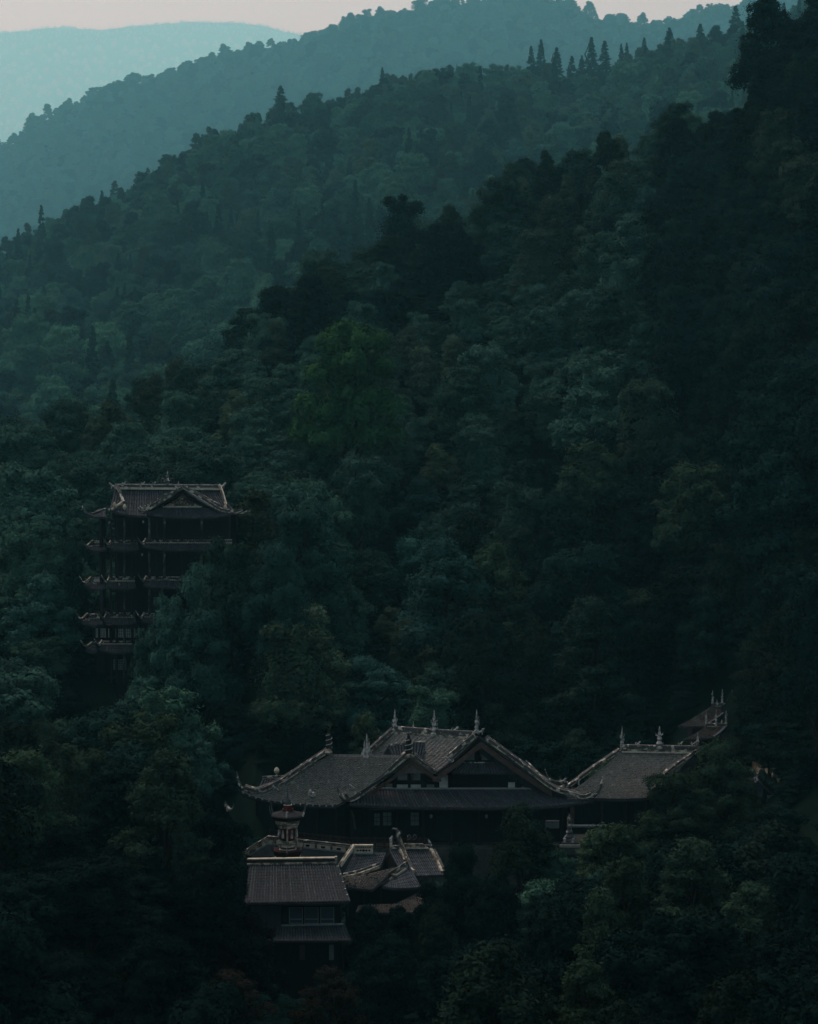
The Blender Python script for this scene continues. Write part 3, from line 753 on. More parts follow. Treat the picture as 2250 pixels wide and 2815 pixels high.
# soffits close the gables above
MB().quad(Q(1323, 2046, 198.3), Q(1206, 2136, 198.3), Q(1206, 2128, 199.8), Q(1323, 2040, 199.8)).make("soffit", M_WOOD, H)
MB().quad(Q(1323, 2046, 198.3), Q(1519, 2182, 197.9), Q(1519, 2172, 199.8), Q(1323, 2040, 199.8)).make("soffit", M_WOOD, H)
# gable walls: posts, beams, infill
gw = MB().quad(Q(1323, 2038, 199.6), Q(1200, 2132, 199.6), Q(1200, 2172, 199.6), Q(1515, 2172, 199.6)).make("gable_wall", M_WALL, H)
gw2 = MB().quad(Q(1132, 2088, 199.58), Q(1020, 2172, 199.58), Q(1204, 2172, 199.58), Q(1204, 2134, 199.58)).make("gable_wall", M_WALL, H)
for (a, b_, c, d, w) in ((1319, 1328, 2040, 2082, 199.0), (1128, 1140, 2092, 2146, 199.0)):
    x = (a + b_) / 2
    MB().hexa([Q(x - 2, d, w), Q(x + 2, d, w), Q(x + 2, d, w + .2), Q(x - 2, d, w + .2)], [Q(a - 3, c, w), Q(b_ + 3, c, w), Q(b_ + 3, c, w + .2), Q(a - 3, c, w + .2)]).make("king_post", M_BROWN, H)
for p in ((1281, 1306, 2070, 2091, M_DIMPANEL), (1324, 1342, 2066, 2091, M_DIMPANEL), (1359, 1372, 2078, 2091, M_DIMPANEL), (1208, 1233, 2130, 2166, M_PANEL), (1397, 1417, 2150, 2166, M_PANEL), (1435, 1453, 2149, 2166, M_DIMPANEL)):
    panel(p[0], p[1], p[2], p[3], 199.45, H, p[4])
for p in ((1091, 1123, 2156, 2166, M_PANEL), (1129, 1158, 2156, 2166, M_PANEL), (1173, 1195, 2156, 2166, M_DIMPANEL), (1093, 1121, 2122, 2145, M_DIMPANEL), (1136, 1157, 2118, 2146, M_DIMPANEL), (1060, 1080, 2154, 2166, M_DIMPANEL)):
    panel(p[0], p[1], p[2], p[3], 199.45, H, p[4])
for (a, b_, c, d) in ((1276, 1375, 2091, 2095), (1090, 1196, 2147, 2151)):
    MB().pbox(a, b_, c, d, 199.2, .2).make("tie_beam", M_WOOD, H)
for (a, c, d) in ((1086, 2130, 2168), (1125, 2100, 2168), (1164, 2120, 2168), (1201, 2140, 2168), (1236, 2128, 2168), (1312, 2060, 2096), (1349, 2066, 2096), (1425, 2128, 2168)):
    MB().pbox(a - 3, a + 3, c, d, 199.15, .22).make("gable_post", M_WOOD, H)
F_ge = slope(Q(1262, 2099, 199.3), Q(1395, 2099, 199.3), Q(1243, 2126, 198.4), Q(1424, 2126, 198.4), 0.05)
ge = MB().slab(F_ge, 6, 3, .12).make("gable_eave_roof", M_BED, H)
tile_rows(F_ge, 20, .10, 4, M_TILE_DK, H, ge)
MB().beam(Q(1258, 2098, 199.3), Q(1398, 2098, 199.3), .14, .14).make("ridge", M_RIDGE, H, ge)
# the skirt roof under the gables
F_sk = slope(Q(982, 2170, 199.3), Q(1555, 2170, 199.3), Q(962, 2221, 196.5), Q(1632, 2222, 196.5), 0.12, .42, .75, 7)
sk = MB().slab(F_sk, 24, 5, .2).make("skirt_roof", M_BED, H)
F_skt = lambda s, t: F_sk(min(1, max(0, s + (t - .5) * .03)), t)
tile_rows(F_skt, 72, .088, 6, M_TILE_DK, H, sk)
MB().beam(Q(1030, 2170, 199.2), Q(1490, 2170, 199.2), .2, .16).make("skirt_flashing", M_FRAME, H, sk)
MB().sweep([F_sk(i / 20, 1) + Vector((0, .08, -.3)) for i in range(21)], .12, .18).make("eave_board", M_WOOD, H, sk)
MB().sweep([F_wing(i / 20, 1) + Vector((0, .12, -.38)) for i in range(21)], .12, .22).make("eave_board", M_WOOD, H, wr)
for k in range(30):
    p = F_wing((k + .5) / 30, .995); MB().lathe(p + Vector((0, -.04, -.12)), [(.10, 0), (.10, .16), (.02, .18)], 6).make("eave_tile_end", M_STONE, H, wr) if k % 2 == 0 else None
# walls, columns and openings under the eaves
Yw = 200.2
MB().pbox(955, 1560, 2196, 2322, Yw, .3, 8).make("front_wall", M_WALL, H)
a0, a1 = Q(950, 2320, 199.0), Q(704, 2300, 202.6); zt_ = Q(930, 2214, 197).z - .1; zb2 = Q(950, 2330, 199).z - .5
n_ = Vector((0.5, 1, 0)) * 4
MB().hexa([Vector((a1.x, a1.y, zb2)), Vector((a0.x, a0.y, zb2)), Vector((a0.x, a0.y, zb2)) + n_, Vector((a1.x, a1.y, zb2)) + n_],
          [Vector((a1.x, a1.y, zt_ + .4)), Vector((a0.x, a0.y, zt_)), Vector((a0.x, a0.y, zt_)) + n_, Vector((a1.x, a1.y, zt_ + .4)) + n_]).make("side_wall", M_WALL, H)
for px in (968, 1015, 1090, 1165, 1240, 1315, 1390, 1455, 1496, 1545):
    post(px, 2215, 2322, 198.6, .36, H)
for px, Y in ((925, 198.6), (870, 199.4), (810, 200.2), (750, 201)):
    post(px, 2208, 2310, Y, .34, H)
for p in ((1029, 1045, 2236, 2270), (1053, 1077, 2233, 2270), (1129, 1153, 2230, 2270)):
    panel(*p, 200.0, H, M_DIMPANEL, bars=(2, 3))
MB().pbox(960, 1500, 2226, 2234, 198.75, .2).make("lintel", M_WOOD, H)
MB().tube(crom(QL((966, 2230, 197.4), (972, 2246, 197.9), (977, 2280, 198.5)), 4), [.12] * 9, 5).make("eave_brace", M_BROWN, H)
for px in (1186, 1338):
    MB().lathe(Q(px, 2250, 197.6), [(.04, 0), (.14, .08), (.16, .3), (.05, .4)], 7).make("hanging_lantern", M_DIMPANEL, H)
for k in range(3):
    MB().pbox(1500, 1538, 2257 + k * 7, 2261 + k * 7, 198.9, .1).make("rail", M_FRAME, H)
MB().pbox(1500, 1538, 2256, 2278, 199.05, .1).make("rail_panel", M_DIMPANEL, H)
# terrace under the hall
zt2 = Zof(2322, 199)
pd = thing("stone_terrace", "dark mossy stone terrace carrying the main hall", "terrace", Q(1200, 2340, 200))
def slabz(pts, z0, z1):
    mb = MB(); n = len(pts)
    mb.v = [Vector((p.x, p.y, z0)) for p in pts] + [Vector((p.x, p.y, z1)) for p in pts]
    mb.f = [tuple(range(n - 1, -1, -1)), tuple(range(n, 2 * n))] + [(i, (i + 1) % n, n + (i + 1) % n, n + i) for i in range(n)]
    return mb
slabz([Q(700, 2322, 202.0), Q(960, 2322, 196.9), Q(1660, 2322, 196.9), Vector((22, 213, 0)), Vector((-17, 213, 0))], 6, zt2).make("terrace_wall", M_PODIUM, pd)
# balustrade on the terrace edge
rl = thing("terrace_railing", "red-brown timber railing along the terrace in front of the main hall", "railing", Q(900, 2322, 197.5))
ra, rb = Q(742, 2297, 201.2), Q(958, 2322, 197.2); ra.z = rb.z = zt2
rc = Vector((Q(1180, 2322, 197.1).x, 197.1, zt2))
for A_, B_, n in ((ra, rb, 9), (rb, rc, 9)):
    for z in (0.15, 0.55, 1.0):
        MB().beam(A_ + Vector((0, 0, z)), B_ + Vector((0, 0, z)), .09, .09).make("rail", M_REDWOOD, rl)
    for i in range(n):
        p = lerp(A_, B_, i / n); MB().box(p.x - .07, p.x + .07, p.y - .07, p.y + .07, p.z, p.z + 1.18).make("post", M_REDWOOD, rl)
    mb = MB(); m = int((B_ - A_).length / .16)
    for i in range(m):
        p = lerp(A_, B_, (i + .5) / m); mb.box(p.x - .025, p.x + .025, p.y - .02, p.y + .02, p.z + .2, p.z + 1.0)
    mb.make("balusters", M_REDWOOD, rl, stuff=True)
BOXES += [(655, 1640, 2010, 2255, 197), (940, 1420, 2255, 2330, 190), (1480, 1600, 2200, 2320, 195), (640, 800, 2110, 2215, 197)]
# small ridge of a shrine behind the hall's left corner
sb = thing("shrine_roof", "little pale ridge with a round knob showing behind the main hall's upturned left corner", "shrine", Q(760, 2180, 205))
ridge_band(QL((722, 2142, 205), (760, 2140, 205), (800, 2138, 205)), sb, None, .3, .35, 4)
MB().lathe(Q(761, 2131, 205), [(.1, -.1), (.08, .1), (.26, .3), (.3, .5), (.2, .72), (.04, .85)], 10).make("knob", M_PALE, sb)
F_s = slope(Q(722, 2143, 205), Q(800, 2139, 205), Q(700, 2185, 203), Q(800, 2185, 203), .1)
sr = MB().slab(F_s, 5, 3, .15).make("roof", M_BED, sb); tile_rows(F_s, 12, .1, 5, M_TILE_DK, sb, sr)
MB().slab(slope(Q(722, 2143, 205), Q(800, 2139, 205), Q(710, 2160, 208), Q(810, 2160, 208), .1), 5, 3, .15).make("roof", M_TILE_DK, sb)
MB().pbox(715, 800, 2170, 2320, 204.2, 2.5).make("wall", M_WALL, sb)
# ------------------------------------------------------------------ right-hand hall
RH = thing("side_hall", "grey-roofed hall with three tall finials, right of the main hall", "temple", Q(1700, 2300, 207))
F_rh = slope(Q(1708, 2066, 209), Q(1917, 2070, 208.2), Q(1556, 2193, 205.4), Q(1782, 2199, 204.6), .25, .3, .25, 6)
rr0 = MB().slab(F_rh, 12, 8, .25).make("main_roof", M_BED, RH)
rough_tiles(F_rh, 56, 28, M_TILE_OLD, RH, rr0)
ra_, rb_ = Q(1917, 2070, 208.2), Q(1708, 2066, 209)
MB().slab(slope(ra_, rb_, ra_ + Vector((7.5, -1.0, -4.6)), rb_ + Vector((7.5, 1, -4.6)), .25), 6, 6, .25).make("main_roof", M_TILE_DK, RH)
ridge_band(QL((1707, 2064, 209), (1812, 2066, 208.6), (1917, 2068, 208.2)), RH, rr0, .5, .8, 6)
MB().beam(Q(1710, 2069, 208.65), Q(1900, 2072, 207.85), .1, .14).make("plaster_band", M_PALE, RH, rr0)
for (px, r0, r1, Y, w) in ((1711, 2000, 2052, 209, .25), (1814, 2000, 2056, 208.6, .44), (1919, 2015, 2058, 208.2, .27)):
    spire(Q(px, r1, Y), Zof(r0, Y) - Zof(r1, Y), w, RH, rr0)
for px in (1755, 1872, 1908): beast(Q(px, 2048, 208.6), 1, .36, RH, rr0, name="ridge_figure")
for rows, tip in ((((1920, 2066, 208.1), (1860, 2108, 207), (1826, 2136, 206), (1800, 2172, 205), (1788, 2178, 204.7)), ((1800, 2174, 204.9), (1788, 2170, 204.6), (1783, 2152, 204.5), (1781, 2134, 204.5))),
                  (((1706, 2066, 209), (1626, 2120, 207.4), (1575, 2158, 206.4), (1545, 2172, 205.8)), None)):
    ridge_band(QL(*rows), RH, rr0, .5, .45, 5, True, .9, ("verge_ridge", "verge_cap", "verge_plaster"))
    if tip: horn(QL(*tip), RH, rr0, .2)
MB().sweep(crom(QL((1836, 2128, 205.6), (1812, 2142, 205.2), (1800, 2140, 205.0)), 4), .3, .3).make("verge_ridge", M_RIDGE, RH, rr0)
spire(Q(1592, 2158, 206.3), 1.0, .09, RH, rr0)
MB().quad(Q(1919, 2066, 207.9), Q(1795, 2185, 205.6), Q(1990, 2185, 205.6)).make("gable_wall", M_WALL, RH)
MB().pbox(1580, 1960, 2190, 2330, 206.2, 5).make("wall", M_WALL, RH)
for px in (1655, 1720, 1775): post(px, 2196, 2290, 205.4, .34, RH)
MB().pbox(1570, 1668, 2270, 2275, 204.2, .5).make("parapet_cap", M_FRAME, RH)
MB().pbox(1572, 1668, 2275, 2310, 204.3, .4).make("parapet", M_WOOD, RH)
MB().sweep([F_rh(i / 16, 1) + Vector((0, .1, -.36)) for i in range(17)], .12, .2).make("eave_board", M_WOOD, RH, rr0)
BOXES += [(1560, 1860, 2000, 2240, 205)]
# white stone spire at the hall's corner, with its steps
sp_ = thing("stone_spire", "slender white stone spire with a flaring base beside the main hall's right corner", "monument", Q(1566, 2316, 195.5))
MB().lathe(Q(1566, 2316, 195.5), [(.6, -1.5), (.6, 0), (.52, .1), (.55, .25), (.45, .42), (.5, .6), (.28, .85), (.36, 1.05), (.22, 1.3), (.27, 1.6), (.2, 1.8), (.24, 2.2), (.16, 2.6), (.02, 2.9)], 10).make("spire", M_RIDGE, sp_)
for k in range(4):
    a = k * 1.57 + .6
    MB().lathe(Q(1566, 2316, 195.5) + Vector((.62 * math.cos(a), .62 * math.sin(a), 0)), [(.16, 0), (.13, .25), (.18, .45), (.02, .6)], 6).make("corner_knob", M_STONE, sp_)
st = thing("stone_steps", "pale stone steps under the white stone spire", "steps", Q(1560, 2340, 194.5))
for k in range(3): MB().pbox(1545 - k * 5, 1592 + k * 3, 2318 + k * 6, 2350, 194.8 - k * .35, .5).make("step", M_DIMPANEL if k == 1 else M_PODIUM, st)
# ------------------------------------------------------------------ far two-roofed pavilion
PV = thing("stepped_pavilion", "small two-roofed pavilion with white finial trios, half hidden by trees at far right", "pavilion", Q(1980, 2110, 228))
for (tl, tr, bl, br) in (((1958, 1942, 231), (2015, 1943, 230.8), (1864, 1998, 228), (1943, 1998, 227.4)), ((1941, 1998, 226.2), (1999, 1999, 226), (1879, 2034, 223.8), (1962, 2030, 223.2))):
    F = slope(Q(*tl), Q(*tr), Q(*bl), Q(*br), .15)
    o = MB().slab(F, 6, 5, .2).make("roof", M_BED, PV); rough_tiles(F, 22, 14, M_TILE_BR, PV, o)
    a_, b_ = Q(*tr), Q(*tl)
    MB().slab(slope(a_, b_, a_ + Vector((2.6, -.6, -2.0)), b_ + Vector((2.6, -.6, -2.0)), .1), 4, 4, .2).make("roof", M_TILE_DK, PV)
    ridge_band([Q(*tl), (Q(*tl) + Q(*tr)) / 2, Q(*tr)], PV, o, .35, .5, 4)
    for px, hh in ((tl[0] + 2, 33), ((tl[0] + tr[0]) / 2, 36), (tr[0] - 2, 33)):
        spire(Q(px, tl[1] - 10, tl[2] - .1), hh / FPX * tl[2], .17, PV, o)
    for px in (tl[0] + 14, tr[0] - 14): spire(Q(px, tl[1] - 11, tl[2] - .1), .35, .1, PV, o)
    MB().sweep(crom([Q(*tr), lerp(Q(*tr), Q(*br), .5) - Vector((0, 0, .12)), Q(*br)], 4), .3, .25).make("verge_ridge", M_TILE_DK, PV, o)
    tri = Q(*tr) - Vector((0, 0, .2))
    MB().quad(tri, Q(*br) + Vector((.8, .4, 0)), tri + Vector((2.3, -.2, -2.1))).make("gable_wall", M_WALL, PV)
MB().pbox(1905, 2062, 2002, 2180, 227.5, 4).make("wall", M_WALL, PV); MB().pbox(1935, 2060, 2030, 2180, 224.6, 2).make("wall", M_WALL, PV)
panel(1999, 2014, 2036, 2046, 224.3, PV, M_PANEL)
MB().pbox(2029, 2036, 2026, 2056, 224.2, .3).make("plaster_pier", M_CREAM, PV)
BOXES += [(1875, 2030, 1900, 2000, 230), (1875, 2010, 1960, 2040, 224)]
# ------------------------------------------------------------------ small house with a vine-covered roof, low roof and the ochre cliff
lw = thing("low_roof_shed", "low brown-grey tiled shed between the layered tree and the vine-covered house", "shed", Q(2040, 2200, 206))
F = slope(Q(2012, 2134, 208), Q(2068, 2134, 208), Q(2005, 2172, 205.5), Q(2074, 2170, 205.5), .1)
o = MB().slab(F, 6, 4, .18).make("roof", M_BED, lw); rough_tiles(F, 22, 12, M_TILE_BR, lw, o)
ridge_band(QL((2012, 2132, 208), (2040, 2131, 208), (2068, 2132, 208)), lw, o, .3, .35, 4)
MB().beam(Q(2010, 2120, 208.6), Q(2072, 2120, 208.6), .3, .16).make("upper_ridge", M_RIDGE, lw, o)
MB().pbox(2008, 2070, 2160, 2260, 206.5, 2).make("wall", M_WALL, lw)
vh = thing("vine_house", "small dark gabled house with vines over its roof, below the ochre cliff at right", "house", Q(2095, 2230, 203))
A_ = Q(2084, 2146, 203); bkv = Vector((1.5, 6, 0))
MB().slab(slope(A_, A_ + bkv, Q(2036, 2174, 203), Q(2036, 2174, 203) + bkv, .1), 4, 4, .2).make("roof", M_TILE_DK, vh)
vr = MB().slab(slope(A_, A_ + bkv, Q(2158, 2208, 203), Q(2158, 2208, 203) + bkv, .1), 4, 4, .2).make("roof", M_TILE_DK, vh)
MB().quad(Q(2084, 2150, 203.6), Q(2044, 2176, 203.6), Q(2044, 2240, 203.6), Q(2148, 2240, 203.6), Q(2148, 2206, 203.6)).make("gable_wall", M_WALL, vh)
panel(2067, 2100, 2154, 2187, 203.4, vh, M_BLUEWALL, "board_panel"); panel(2109, 2141, 2185, 2202, 203.4, vh, M_DIMPANEL, "board_panel")
rng = np.random.default_rng(5); q = rng.random((2600, 2)); a0_, b0_ = A_, Q(2170, 2214, 203)
pts = np.array([list(lerp(a0_, b0_, float(u)) + bkv * float(v) + Vector((0, -.1, .25 + .3 * R.random()))) for u, v in q])
vm = quad_mesh("vines", leaves(pts, np.tile([[0.3, -.4, .85]], (len(pts), 1)), .15, .09, rng, .5, .3) - np.array(vh.location), LEAF['black_oak'])
vo = bpy.data.objects.new("vines", vm); vo.parent = vh; C.objects.link(vo); vo['kind'] = 'stuff'
cl = thing("ochre_cliff", "bare ochre rock face showing between dark trees at the right edge", "cliff", Q(2137, 2170, 207))
cv = []; cn = 26
for i in range(cn + 1):
    for j in range(15):
        px = 2088 + 100 * i / cn; r = 2112 + 62 * j / 14
        d = 1.3 * mnoise.noise((px / 9, r / 40, 1)) + .5 * mnoise.noise((px / 3.5, r / 18, 4))
        cv.append(Q(px, r + 4 * mnoise.noise((px / 12, j, 2)), 207.5 + d - .03 * (r - 2112)))
mb = MB(); mb.v = cv; mb.f = [(i * 15 + j, i * 15 + j + 1, (i + 1) * 15 + j + 1, (i + 1) * 15 + j) for i in range(cn) for j in range(14)]
k = len(mb.v); mb.v += [Vector((p.x, p.y + 4, p.z)) for p in (cv[0], cv[14], cv[-1], cv[-15])]; mb.f += [(k, k + 3, k + 2, k + 1), (0, k, k + 1, 14)]
mb.make("rock_face", M_CLIFF, cl)
c2 = thing("small_rock_outcrop", "small pale rock outcrop at the far right, lower than the ochre cliff", "rock", Q(2220, 2222, 200))
mb = MB()
for i in range(9):
    for j in range(6):
        px = 2200 + 40 * i / 8; r = 2204 + 20 * j / 5
        mb.v.append(Q(px, r, 200 + .5 * mnoise.noise((px / 7, r / 9, 3)) - .05 * (r - 2204)))
mb.f = [(i * 6 + j, i * 6 + j + 1, (i + 1) * 6 + j + 1, (i + 1) * 6 + j) for i in range(8) for j in range(5)]
mb.make("rock_face", M_CLIFF, c2)
BOXES += [(2004, 2078, 2112, 2160, 205), (2045, 2180, 2112, 2205, 202), (2198, 2240, 2200, 2224, 199)]
# ------------------------------------------------------------------ red and cream incense tower on the court
IT = thing("incense_tower", "slim red and cream incense tower with curled dark eaves, before the main hall's left eave", "tower", Q(792, 2362, 180))
Yt = 180.0; pm = FPX / Yt
c0 = Q(792, 2355, Yt)
def hexring(mb, r0, z0, r1, z1, n=6):
    mb.lathe(c0, [(r0, z0), (r1, z1)], n)
def zrow(r): return Zof(r, Yt) - c0.z
def lath(name, mat, prof, parent=None, n=6):
    return MB().lathe(c0, [(w / pm / 2 * 1.08, zrow(r)) for w, r in prof], n).make(name, mat, IT, parent)
lath("plinth", M_CREAM, [(74, 2365), (74, 2353)])
lath("lower_bowl", M_SOOTRED, [(66, 2353), (80, 2343), (84, 2336), (60, 2334)])
lath("lower_waist", M_PALE, [(50, 2334), (40, 2332), (40, 2328)])
lath("red_band", M_MAROON, [(44, 2331), (44, 2324)], n=6)
lath("cream_course", M_CREAM, [(54, 2325.5), (54, 2319.5)])
lath("red_band", M_MAROON, [(50, 2319), (50, 2317)])
lath("cream_course", M_CREAM, [(57, 2317.5), (57, 2308.5)])
dr = lath("shaft", M_SOOTRED, [(44, 2308.5), (44, 2273)])
for k in range(6):
    a = 2 * math.pi * (k + .5) / 6; r = 48 / pm / 2 * 1.08
    MB().lathe(c0 + Vector((r * math.cos(a), r * math.sin(a), zrow(2308.5))), [(.09, 0), (.09, zrow(2274) - zrow(2308.5))], 7).make("corner_column", M_CREAM, IT, dr)
    a2 = 2 * math.pi * k / 6; r2 = r * .87
    if math.sin(a2) < .3:
        d = Vector((math.cos(a2), math.sin(a2), 0)); t = Vector((-d.y, d.x, 0)); p0 = c0 + d * (r2 + .01)
        z0_, z1_ = zrow(2304), zrow(2277)
        MB().hexa([p0 - t * .26 + Vector((0, 0, z0_)), p0 + t * .26 + Vector((0, 0, z0_)), p0 + t * .26 + d * .03 + Vector((0, 0, z0_)), p0 - t * .26 + d * .03 + Vector((0, 0, z0_))],
                  [p0 - t * .26 + Vector((0, 0, z1_)), p0 + t * .26 + Vector((0, 0, z1_)), p0 + t * .26 + d * .03 + Vector((0, 0, z1_)), p0 - t * .26 + d * .03 + Vector((0, 0, z1_))]).make("red_panel", M_RED, IT, dr)
        fg = MB().lathe(p0 + d * .05 + Vector((0, 0, z0_ + .1)), [(.13, 0), (.14, .2), (.09, .42), (.13, .5), (.08, .58), (.07, .7), (.02, .76)], 7)
        fg.make("relief_figure", M_STONE, IT, dr)
lath("cornice", M_CREAM, [(58, 2274), (62, 2268), (62, 2267)])
lath("cornice_gap", M_MAROON, [(54, 2267.5), (54, 2264)])
lath("cornice", M_CREAM, [(66, 2264.5), (72, 2256), (72, 2254)])
er = lath("eave_roof", M_EAVE, [(62, 2254), (84, 2249), (98, 2241), (92, 2238), (52, 2233), (34, 2229)], n=6)
lath("upper_red_drum", M_RED, [(28, 2231), (28, 2225.5)], n=6); lath("red_ring", M_MAROON, [(33, 2226), (33, 2223.5)]); lath("upper_red_drum", M_RED, [(25, 2224), (23, 2213)], n=6)
lath("cap", M_STONE, [(25, 2213.5), (25, 2211.5)])
MB().lathe(c0 + Vector((0, 0, zrow(2212))), [(.3, 0), (.34, .15), (.2, .4), (.1, .55), (.05, .7), (.03, 1.3), (.01, 1.75)], 8).make("finial", M_TILE_DK, IT)
MB().tube(crom([c0 + Vector((-.2, 0, zrow(2212))), c0 + Vector((-.42, 0, zrow(2208))), c0 + Vector((-.46, 0, zrow(2202))), c0 + Vector((-.36, 0, zrow(2197)))], 4), [.12, .13, .13, .12, .11, .1, .1, .1, .09, .08, .06, .04, .02], 6).make("finial_curl", M_TILE_DK, IT)
for rr_, z_, up, n2 in ((49, 2241, 34, er), (43, 2338, 18, None)):
    for k in range(6):
        a = 2 * math.pi * (k + .5) / 6; d = Vector((math.cos(a), math.sin(a), 0))
        p = c0 + d * (rr_ / pm) + Vector((0, 0, zrow(z_)))
        MB().tube(crom([p - d * .35, p + Vector((0, 0, .02)), p + d * .18 + Vector((0, 0, up * .45 / pm)), p + d * .26 + Vector((0, 0, up / pm))], 4), [.11, .11, .11, .1, .1, .09, .085, .075, .065, .055, .04, .03, .012], 5).make("eave_curl", M_RIDGE, IT, n2)
MB().lathe(c0 + Vector((0, -.62, zrow(2234))), [(.06, 0), (.12, .08), (.07, .2)], 6).make("white_boss", M_WHITE, IT)
MB().box(c0.x - 1.4, c0.x + 1.4, c0.y - 1.2, c0.y + 1.4, 8, c0.z - .3).make("footing", M_PODIUM, IT)
# ------------------------------------------------------------------ screen wall with the cream frieze behind it
SW = thing("screen_wall", "grey screen wall with a cream ornamented frieze along its sloping top, behind the incense tower", "wall", Q(820, 2400, 185))
pl = QL((668, 2343, 186.0), (737, 2301, 186.0), (760, 2303, 186.0), (972, 2326, 183.0))
lo = QL((668, 2420, 186.0), (737, 2420, 186.0), (760, 2420, 186.0), (972, 2420, 183.0))
mb = MB()
for i in range(3):
    t = Vector((0, .35, 0)); mb.hexa([lo[i], lo[i + 1], lo[i + 1] + t, lo[i] + t], [pl[i], pl[i + 1], pl[i + 1] + t, pl[i] + t])
mb.make("wall_face", M_GREYWALL, SW)
for i in range(3):
    a_, b_ = pl[i], pl[i + 1]; f = Vector((0, -.06, 0))
    for nm, m, z0, z1, y in (("coping", M_RIDGE, .0, .1, -.16), ("frieze_band", M_CREAM, -.16, -.03, -.07), ("frieze", M_PALE if i == 2 else M_CREAM, -.62, -.22, -.05), ("frieze_sill", M_FRAME, -.74, -.66, -.09)):
        y_ = Vector((0, y, 0)); w_ = Vector((0, .3, 0))
        MB().hexa([a_ + y_ + Vector((0, 0, z0)), b_ + y_ + Vector((0, 0, z0)), b_ + y_ + w_ + Vector((0, 0, z0)), a_ + y_ + w_ + Vector((0, 0, z0))],
                  [a_ + y_ + Vector((0, 0, z1)), b_ + y_ + Vector((0, 0, z1)), b_ + y_ + w_ + Vector((0, 0, z1)), a_ + y_ + w_ + Vector((0, 0, z1))]).make(nm, m, SW)
for k in range(6):
    p = lerp(pl[2], pl[3], .42 + k * .1) + Vector((0, -.1, -.42))
    if k % 2 == 0: MB().box(p.x - .26, p.x + .26, p.y, p.y + .04, p.z - .09, p.z + .1).make("frieze_plaque", M_WALL, SW)
    else: MB().lathe(p + Vector((0, .02, -.2)), [(.02, 0), (.1, .1), (.13, .25), (.06, .4), (.02, .44)], 7).make("frieze_figure", M_BROWN, SW)
# ------------------------------------------------------------------ corridor with the frieze ridge
CG = thing("tiled_corridor", "low two-tier tiled corridor with dotted cream frieze, right of the front tiled house", "corridor", Q(1000, 2470, 180))
for nm, m, r0, r1, y in (("coping", M_PALE, 2323.5, 2326, 181.55), ("frieze", M_PALE, 2326, 2347, 181.7), ("drip_edge", M_FRAME, 2346, 2349, 181.5)):
    MB().pbox(974, 1026, r0, r1, y, .35).make(nm, m, CG)
for k in range(9): MB().lathe(Q(980 + k * 5, 2331.5, 181.66), [(.045, 0), (.045, .09)], 6).make("dark_dot", M_WALL, CG)
for k in range(5):
    c = Q(984 + k * 8, 2338.5, 181.68); e_ = .13 if k != 2 else .17
    MB().quad(c + Vector((-e_, 0, 0)), c + Vector((0, 0, -e_ * .8)), c + Vector((e_, 0, 0)), c + Vector((0, 0, e_ * .8))).make("frieze_lozenge", M_WALL, CG)
F = slope(Q(975, 2346, 182), Q(1062, 2346, 182), Q(936, 2418, 178.6), Q(1046, 2386, 179.6), .12)
ca = MB().slab(F, 8, 5, .18).make("upper_roof", M_BED, CG); tile_rows(F, 17, .1, 7, M_TILE_DK, CG, ca)
MB().sweep(crom(QL((975, 2328, 181.6), (957, 2355, 180.5), (937, 2384, 179.6)), 4), .24, .3).make("hanging_ridge", M_PALE, CG)
MB().sweep(crom(QL((969, 2330, 181.4), (951, 2356, 180.4), (934, 2382, 179.5)), 4), .2, .22).make("hanging_ridge", M_CREAM, CG)
MB().sweep(crom(QL((938, 2418, 178.5), (985, 2408, 178.8), (1046, 2386, 179.4)), 4), .26, .26).make("broken_ridge", M_CREAM, CG)
MB().sweep(crom(QL((945, 2408, 178.8), (990, 2398, 179.1), (1044, 2378, 179.6)), 4), .24, .24).make("broken_ridge", M_RIDGE, CG)
F = slope(Q(940, 2420, 178.4), Q(1090, 2385, 178.9), Q(946, 2440, 176.4), Q(1024, 2448, 176.2), .1)
cb = MB().slab(F, 8, 5, .18).make("lower_roof", M_BED, CG); rough_tiles(F, 26, 12, M_TILE_BR, CG, cb)
MB().pbox(950, 1150, 2436, 2560, 178.8, 2.5).make("wall", M_WALL, CG)
MB().hexa(QL((940, 2420, 179), (1046, 2400, 180), (1046, 2400, 182), (940, 2420, 182)), QL((975, 2349, 182.1), (1060, 2349, 182.1), (1060, 2349, 182.4), (975, 2349, 182.4))).make("roof_body", M_WALL, CG)
for px in (955, 1000, 1047): post(px, 2444, 2520, 177.4, .22, CG)
# ------------------------------------------------------------------ steep gabled pavilion
GP = thing("gabled_pavilion", "little steep-gabled pavilion with cream hanging ridges and scroll finial before the main hall", "pavilion", Q(1110, 2480, 180))
TLc, TRc, BLc, BRc = Q(1070, 2338, 182), Q(1184, 2336, 182), Q(1112, 2412, 178.6), Q(1222, 2408, 178.6)
F = slope(TLc, TRc, BLc, BRc, .12)
gc = MB().slab(F, 8, 6, .16).make("steep_roof", M_BED, GP); tile_rows(F, 20, .1, 7, M_TILE_DK, GP, gc)
MB().slab(slope(TLc, TRc, Q(1040, 2400, 182.6), Q(1160, 2400, 184.5), .1), 5, 4, .16).make("steep_roof", M_TILE_DK, GP)
MB().quad(Q(1071, 2341, 181.9), Q(1041, 2402, 182.0), Q(1092, 2402, 180.2)).make("dark_gable", M_WALL, GP)
MB().hexa(QL((1072, 2347, 181.8), (1046, 2400, 181.9), (1046, 2400, 182.1), (1072, 2347, 182)), QL((1070, 2337, 181.8), (1040, 2399, 181.9), (1040, 2399, 182.1), (1070, 2337, 182))).make("bargeboard", M_BROWN, GP)
